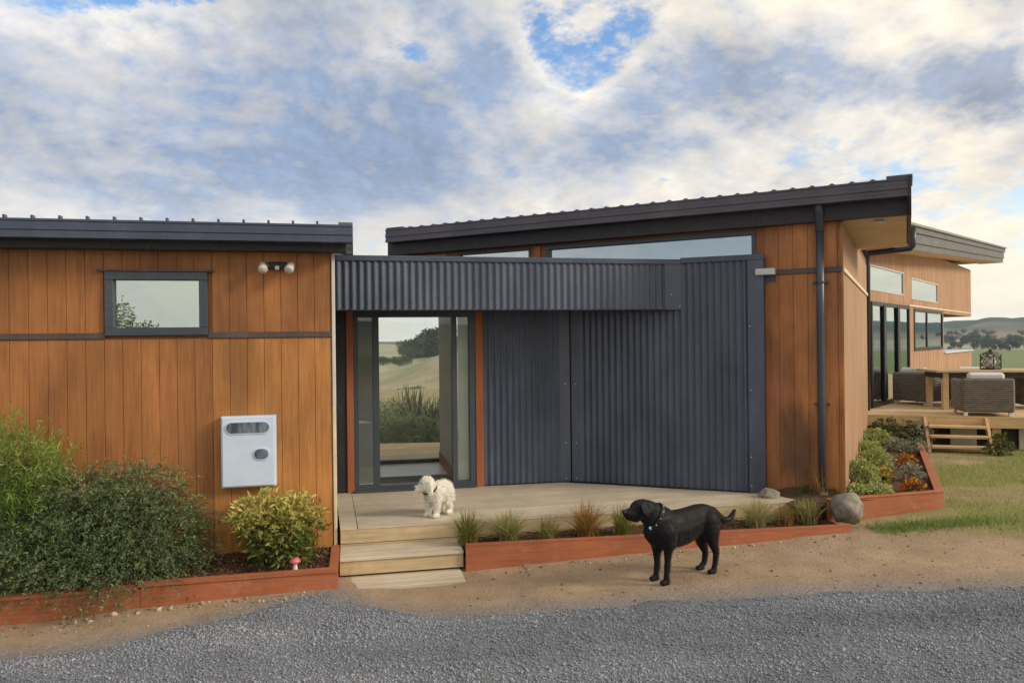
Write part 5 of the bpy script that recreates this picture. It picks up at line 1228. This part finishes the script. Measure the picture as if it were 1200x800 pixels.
bf = Mat('black_coat', .6, spec=.24); q = bf.noise(120, 4, .7, vec=bf.objpos()); q2 = bf.noise(9, 3, .5, vec=bf.objpos()); bf.color(bf.mix(bf.mr(q, .3, .7), (.0035, .0035, .0042), (.009, .009, .011))); bf.rgh(bf.mr(q2, .3, .7, .52, .74)); bf.bump(q, .35, .004)
# placed from the picture: a vertical plane along the dog's body, legs set off to either side
fF = on_z(775, 681, -.28); fH = on_z(829, 671, -.285)
hd = (fF - fH)[:2]; hd /= np.hypot(*hd); FDg = Frame(((fF + fH) / 2)[:2], -hd)      # s grows towards the tail, d towards the camera
def dpnt(px, py, off=0.0): s_, z_ = FDg.hit(px, py, off); return np.array(FDg.p(s_, off, z_))
gf = float(ground_z(*fF[:2])); gh = float(ground_z(*fH[:2]))
px1 = np.hypot(fF[0], fF[1]) / FPX                              # metres per photo pixel there
def rr_(p): return p * px1 * .98
B = []
def cap(p0, r0, p1, r1, o0=0.0, o1=None): B.append(('c', dpnt(*p0, o0), rr_(r0), dpnt(*p1, o0 if o1 is None else o1), rr_(r1)))
def flat_cap(p0, r0, p1, r1, wide):                              # trunk slices: a bit narrower than deep
    for t in np.linspace(0, 1, 9):
        px, py, r0_ = p0[0] + (p1[0] - p0[0]) * t, p0[1] + (p1[1] - p0[1]) * t, r0 + (r1 - r0) * t
        mt_ = Matrix.Rotation(math.atan2(FDg.u[1], FDg.u[0]), 4, 'Z') @ Matrix.Diagonal((rr_(r0_), rr_(r0_) * wide, rr_(r0_), 1))
        B.append(('e', dpnt(px, py), None, mt_))
def slab(pts, wide):
    for p, q in zip(pts[:-1], pts[1:]): flat_cap(p[:2], p[2], q[:2], q[2], wide)
slab([(771, 613, 17), (774, 618, 22.0), (784, 620, 22.8), (797, 617.5, 22.6), (806, 613.5, 21.2), (815, 609, 19.6), (823, 606.5, 17.8), (831, 607, 15.5)], .68)
slab([(778, 609, 15), (772, 608.5, 17.5), (765, 604, 16.0), (757, 598.5, 13.5)], .64)      # neck
slab([(758, 598, 13.0), (753, 596.5, 12.4), (748.5, 596.5, 11.6)], .84)                         # skull
cap((750, 600), 9.0, (740.5, 601.5), 7.4); cap((741, 601.0), 7.2, (734.5, 601.5), 5.0); cap((745, 605), 6.6, (736, 605.5), 3.8)   # muzzle and jaw
flat_cap((766, 622), 14, (772, 628), 15, .7)                     # breast
for off, ex, ax, wx_, fx in ((.080, 783.5, 782.6, 782.2, 781.0), (-.075, 770.5, 769.6, 770.0, 768.5)):     # front legs: elbow, forearm, wrist, paw
    cap((779, 622), 15, (ex, 637), 8.6, off * .75, off); cap((ex, 637), 8.2, (ax, 646), 5.2, off); cap((ax, 646), 5.2, (wx_, 659), 3.7, off); cap((wx_, 659), 3.8, (wx_ - .3, 663), 4.0, off); cap((wx_ - .3, 663), 3.8, (fx + .2, 673), 3.4, off)
    f_ = dpnt(fx, 676.5, off); g0 = float(ground_z(f_[0], f_[1])); f_[2] = g0 + rr_(3.4); t_ = f_ + np.array((*hd, 0)) * rr_(5.5); t_[2] = g0 + rr_(2.6); u_ = dpnt(fx + .2, 672.5, off)
    B.append(('c', u_, rr_(3.5), f_, rr_(3.9))); B.append(('c', f_, rr_(4.1), t_, rr_(3.2)))
    for e_ in (-1, 1): B.append(('e', t_ + np.array((*FDg.n, 0)) * e_ * rr_(2.0) + np.array((*hd, 0)) * rr_(.6), rr_(2.3)))
for off, hip, th, knee, hock, pst, ft in ((.075, (829.5, 609), (832.5, 621), (834.5, 632), (839.0, 647.5), (837.8, 660), (836.0, 669.5)), (-.070, (822, 612), (821.5, 624), (822, 634), (826.5, 646.5), (825.2, 658), (822.0, 664.5))):
    cap(hip, 13.5, th, 11.0, off * .55, off * .85); cap(th, 11.0, knee, 7.4, off * .85, off); cap(knee, 7.2, hock, 3.9, off); cap(hock, 4.0, pst, 3.3, off); cap(pst, 3.3, (ft[0] + .3, ft[1] - 2.5), 3.3, off)
    f_ = dpnt(*ft, off); g0 = float(ground_z(f_[0], f_[1])); u_ = dpnt(ft[0] + .3, ft[1] - 2.5, off); f_[2] = g0 + rr_(3.2); t_ = f_ + np.array((*hd, 0)) * rr_(5.5); t_[2] = g0 + rr_(2.5)
    B.append(('c', u_, rr_(3.4), f_, rr_(3.6))); B.append(('c', f_, rr_(3.9), t_, rr_(3.0)))
    for e_ in (-1, 1): B.append(('e', t_ + np.array((*FDg.n, 0)) * e_ * rr_(1.9) + np.array((*hd, 0)) * rr_(.5), rr_(2.2)))
tail = [(834, 598, 5.6), (841, 604, 4.8), (848, 609, 4.2), (854, 608, 3.8), (858, 603, 3.2), (860.5, 597.5, 2.2)]
for a_, b_ in zip(tail[:-1], tail[1:]): cap(a_[:2], a_[2], b_[:2], b_[2])
V_, F_ = blob_mesh(B, .0075, 9, 'dog')
bdg = put('dog', V_, F_, bf.m, smooth=True, label='black short haired labrador standing on the bare earth looking to the steps', category='dog')
idx = rg.integers(0, len(V_), 60000); fc = V_[idx]; cl = np.array(FDg.p(0, 0, 0)); ctr = fc * 1.0; sfl = (fc[:, :2] - FDg.o) @ FDg.u
body_ax = np.stack([FDg.o[0] + FDg.u[0] * sfl, FDg.o[1] + FDg.u[1] * sfl, np.full(len(fc), V_[:, 2].min() + .40)], -1); outn = fc - body_ax; outn /= np.maximum(np.linalg.norm(outn, axis=1), 1e-4)[:, None]
flow = np.array((*(-hd), -.35)) + outn * .05 + rg.normal(0, .08, fc.shape)
fv, ff = leaf_faces(fc, flow, .010 + .006 * rg.random(len(fc)), .0016, rg, 0); fv[:, 2] = np.maximum(fv[:, 2], float(V_[:, 2].min()) + .002)
furm = Mat('black_hair', .5, spec=.35); furm.color(furm.mix(furm.attr('tint'), (.003, .003, .004), (.016, .017, .021))); put('fur', fv, ff, furm.m, bdg, tint=np.repeat(rg.random(len(fc)) ** 3, 2))
for sg in (1, -1):                                               # ears
    e0, e2 = dpnt(754, 586.5, sg * .060), dpnt(757.5, 603.5, sg * .090)
    P_ = [e0, dpnt(750.5, 592, sg * .078), dpnt(753, 600, sg * .088), e2, dpnt(761.5, 599.5, sg * .086), dpnt(760.5, 590.5, sg * .074)]
    off3 = np.array((*FDg.n, 0)) * sg * .010; vs = P_ + [p + off3 for p in P_]; n6 = 6
    put('ear', vs, [tuple(range(6)), tuple(range(11, 5, -1))] + [(i, (i + 1) % 6, 6 + (i + 1) % 6, 6 + i) for i in range(6)], bf.m, bdg)
put('nose', *(lambda q: (q.v, q.f))(MB().tube([dpnt(733.0, 599.8, 0), dpnt(730.6, 599.8, 0), dpnt(729.4, 600.6, 0)], [.022, .023, .012], 10)), M['rubber'], bdg, smooth=True)
for sg in (1, -1):
    e = dpnt(742.2, 593.8, sg * .056); put('eye', *(lambda q: (q.v, q.f))(MB().lathe((e[0], e[1], e[2] - .008), [(.002, 0), (.007, .003), (.009, .008), (.007, .013), (.002, .016)], 10)), plain('dog_eye', (.012, .007, .004), .1), bdg, smooth=True)
ca, cb = dpnt(761, 605), dpnt(768, 591)                          # collar round the neck with studs and a tag
cc_ = dpnt(766.5, 605.0); axn = dpnt(757, 594.5) - dpnt(772, 606); axn /= np.linalg.norm(axn); sd_ = np.array((*FDg.n, 0)); upv = np.cross(sd_, axn); ring = []
for k_ in range(25):
    w_ = 2 * math.pi * k_ / 24; ring.append(cc_ + (sd_ * math.cos(w_) * .68 + upv * math.sin(w_)) * rr_(17.2))
mb = MB()
for rads in (.0,): mb.tube([r - axn * .010 for r in ring], .007, 6, False); mb.tube([r + axn * .010 for r in ring], .007, 6, False)
col_ = part('collar', mb, M['rubber'], bdg)
st_ = MB()
for k_ in range(0, 24, 2): st_.tube([ring[k_], ring[k_] + (ring[k_] - cc_) * .09], [.0075, .004], 7)
part('studs', st_, M['galv'], col_)
tg = dpnt(757.5, 616.5, .0) + sd_ * rr_(7); part('tag', MB().tube([tg - sd_ * .003, tg + sd_ * .003], [.012, .012], 10), plain('teal_tag', (.35, .60, .58), .3), col_)

# white curly dog on the deck
wf = Mat('white_coat', .95, spec=.1); q = wf.noise(45, 4, .7, vec=wf.objpos()); wf.color(wf.mix(wf.mr(q, .3, .7), (.80, .75, .66), (.93, .91, .85))); wf.bump(q, .5, .012)
wz = .001; w0_ = on_z(511, 606, 0); hd2 = np.array((-.62, -.78)); hd2 /= np.hypot(*hd2); FWd = Frame(w0_[:2] + np.array((.02, .10)), -hd2)   # nose side at -s
KW = .90
def wp(s_, d_, z_): return np.array(FWd.p(s_ * KW, d_ * KW, z_ * KW))
B = []
B.append(('c', wp(-.07, 0, .275), .112, wp(.08, 0, .285), .112)); B.append(('c', wp(-.06, 0, .24), .098, wp(.07, 0, .25), .092))
B.append(('c', wp(-.10, 0, .29), .08, wp(-.15, .0, .36), .07))
hc = wp(-.175, -.0, .385); hdir = np.array((-.94, -.28, -.10)); hdir /= np.linalg.norm(hdir)      # head turned along the deck
B += [('e', hc, .086), ('c', hc + np.array((0, 0, .02)), .07, hc + np.array((0, 0, .028)), .066), ('c', hc + hdir * .04 - np.array((0, 0, .018)), .056, hc + hdir * .098 - np.array((0, 0, .025)), .038)]
for sd2 in (-1, 1):
    B += [('c', wp(-.09, sd2 * .062, .22), .055, wp(-.10, sd2 * .066, .10), .038), ('c', wp(-.10, sd2 * .066, .10), .038, wp(-.105, sd2 * .066, .03), .034), ('c', wp(-.105, sd2 * .066, .030), .034, wp(-.135, sd2 * .066, .027), .030)]
    B += [('c', wp(.10, sd2 * .055, .24), .066, wp(.08, sd2 * .065, .15), .045), ('c', wp(.08, sd2 * .065, .15), .044, wp(.125, sd2 * .065, .09), .032), ('c', wp(.125, sd2 * .065, .09), .032, wp(.115, sd2 * .065, .03), .032), ('c', wp(.115, sd2 * .065, .03), .032, wp(.085, sd2 * .065, .027), .029)]
lat3 = np.cross(hdir, (0, 0, 1)); lat3 /= np.linalg.norm(lat3)
for sg in (1, -1): B.append(('c', hc + lat3 * sg * .062 + np.array((0, 0, .03)) - hdir * .012, .030, hc + lat3 * sg * .074 - np.array((0, 0, .065)) - hdir * .015, .032))
B += [('c', wp(.15, 0, .31), .04, wp(.205, .0, .25), .036), ('c', wp(.205, 0, .25), .036, wp(.22, .01, .16), .028)]
B = [(b_[0], b_[1], b_[2] * KW, b_[3], b_[4] * KW) if b_[0] == 'c' else (b_[0], b_[1], b_[2] * KW) for b_ in B]
V_, F_ = blob_mesh(B, .008, 4, 'whitedog')
nv = V_ * 1.0; nz_ = fbm(V_[:, 0] * 34 + V_[:, 2] * 21, V_[:, 1] * 34 + V_[:, 2] * 27, 2, 44) - .5
cen = V_.mean(0); V_ = V_ + (V_ - cen) / np.maximum(np.linalg.norm(V_ - cen, axis=1), 1e-6)[:, None] * nz_[:, None] * .018 * sst(.015, .05, V_[:, 2])[:, None]
wd = put('dog', V_, F_, wf.m, smooth=True, label='small white curly coated dog standing on the entry deck', category='dog')
idx = rg.integers(0, len(V_), 9000); fc = V_[idx]
near_c = fc - cen; dirf = near_c / np.linalg.norm(near_c, axis=1)[:, None] + rg.normal(0, .4, fc.shape) + np.array((0, 0, -.8))
fv, ff = leaf_faces(fc - dirf * .002, dirf, .022 + .014 * rg.random(len(fc)), .0035, rg); fv[:, 2] = np.maximum(fv[:, 2], .004)
put('fur', fv, ff, wf.m, wd)
nq = hc + hdir * .130 - np.array((0, 0, .02)); put('nose', *(lambda q: (q.v, q.f))(MB().tube([nq - hdir * .012, nq, nq + hdir * .009], [.016, .016, .008], 10)), M['rubber'], wd, smooth=True)
for sg in (1, -1):
    e = hc + hdir * .070 + lat3 * sg * .036 + np.array((0, 0, .022)); put('eye', *(lambda q: (q.v, q.f))(MB().lathe((e[0], e[1], e[2] - .008), [(.002, 0), (.008, .004), (.009, .008), (.008, .012), (.002, .016)], 10)), M['rubber'], wd, smooth=True)
ring = []; nc = wp(-.145, 0, .325)
ax2 = (hc - wp(-.1, 0, .26)); ax2 /= np.linalg.norm(ax2); p1_ = np.cross(ax2, (1, 0, 0)); p1_ /= np.linalg.norm(p1_); p2_ = np.cross(ax2, p1_)
for k_ in range(21): w_ = 2 * math.pi * k_ / 20; ring.append(nc + (p1_ * math.cos(w_) + p2_ * math.sin(w_)) * .076)
part('collar', MB().tube(ring, .009, 6, False), M['rubber'], wd)

# ------------------------------------------------------------------ air
hz = bpy.data.materials.new('haze'); hz.use_nodes = True; ht = hz.node_tree; ht.nodes.clear()
pv = ht.nodes.new('ShaderNodeVolumePrincipled'); pv.inputs['Color'].default_value = (.56, .74, 1.0, 1); pv.inputs['Density'].default_value = .00012; pv.inputs['Anisotropy'].default_value = .2
ho = ht.nodes.new('ShaderNodeOutputMaterial'); ht.links.new(pv.outputs[0], ho.inputs['Volume'])
zlo = float(GZ.min()) - 1.0; zhi = float(max(GZ.max(), 60)) + 25
part('haze', MB().box(WORLDF, -2900, 2900, -2900, 2900, zlo, zhi), hz, kind='stuff', label='pale bluish haze over the valley and hills', category='haze')
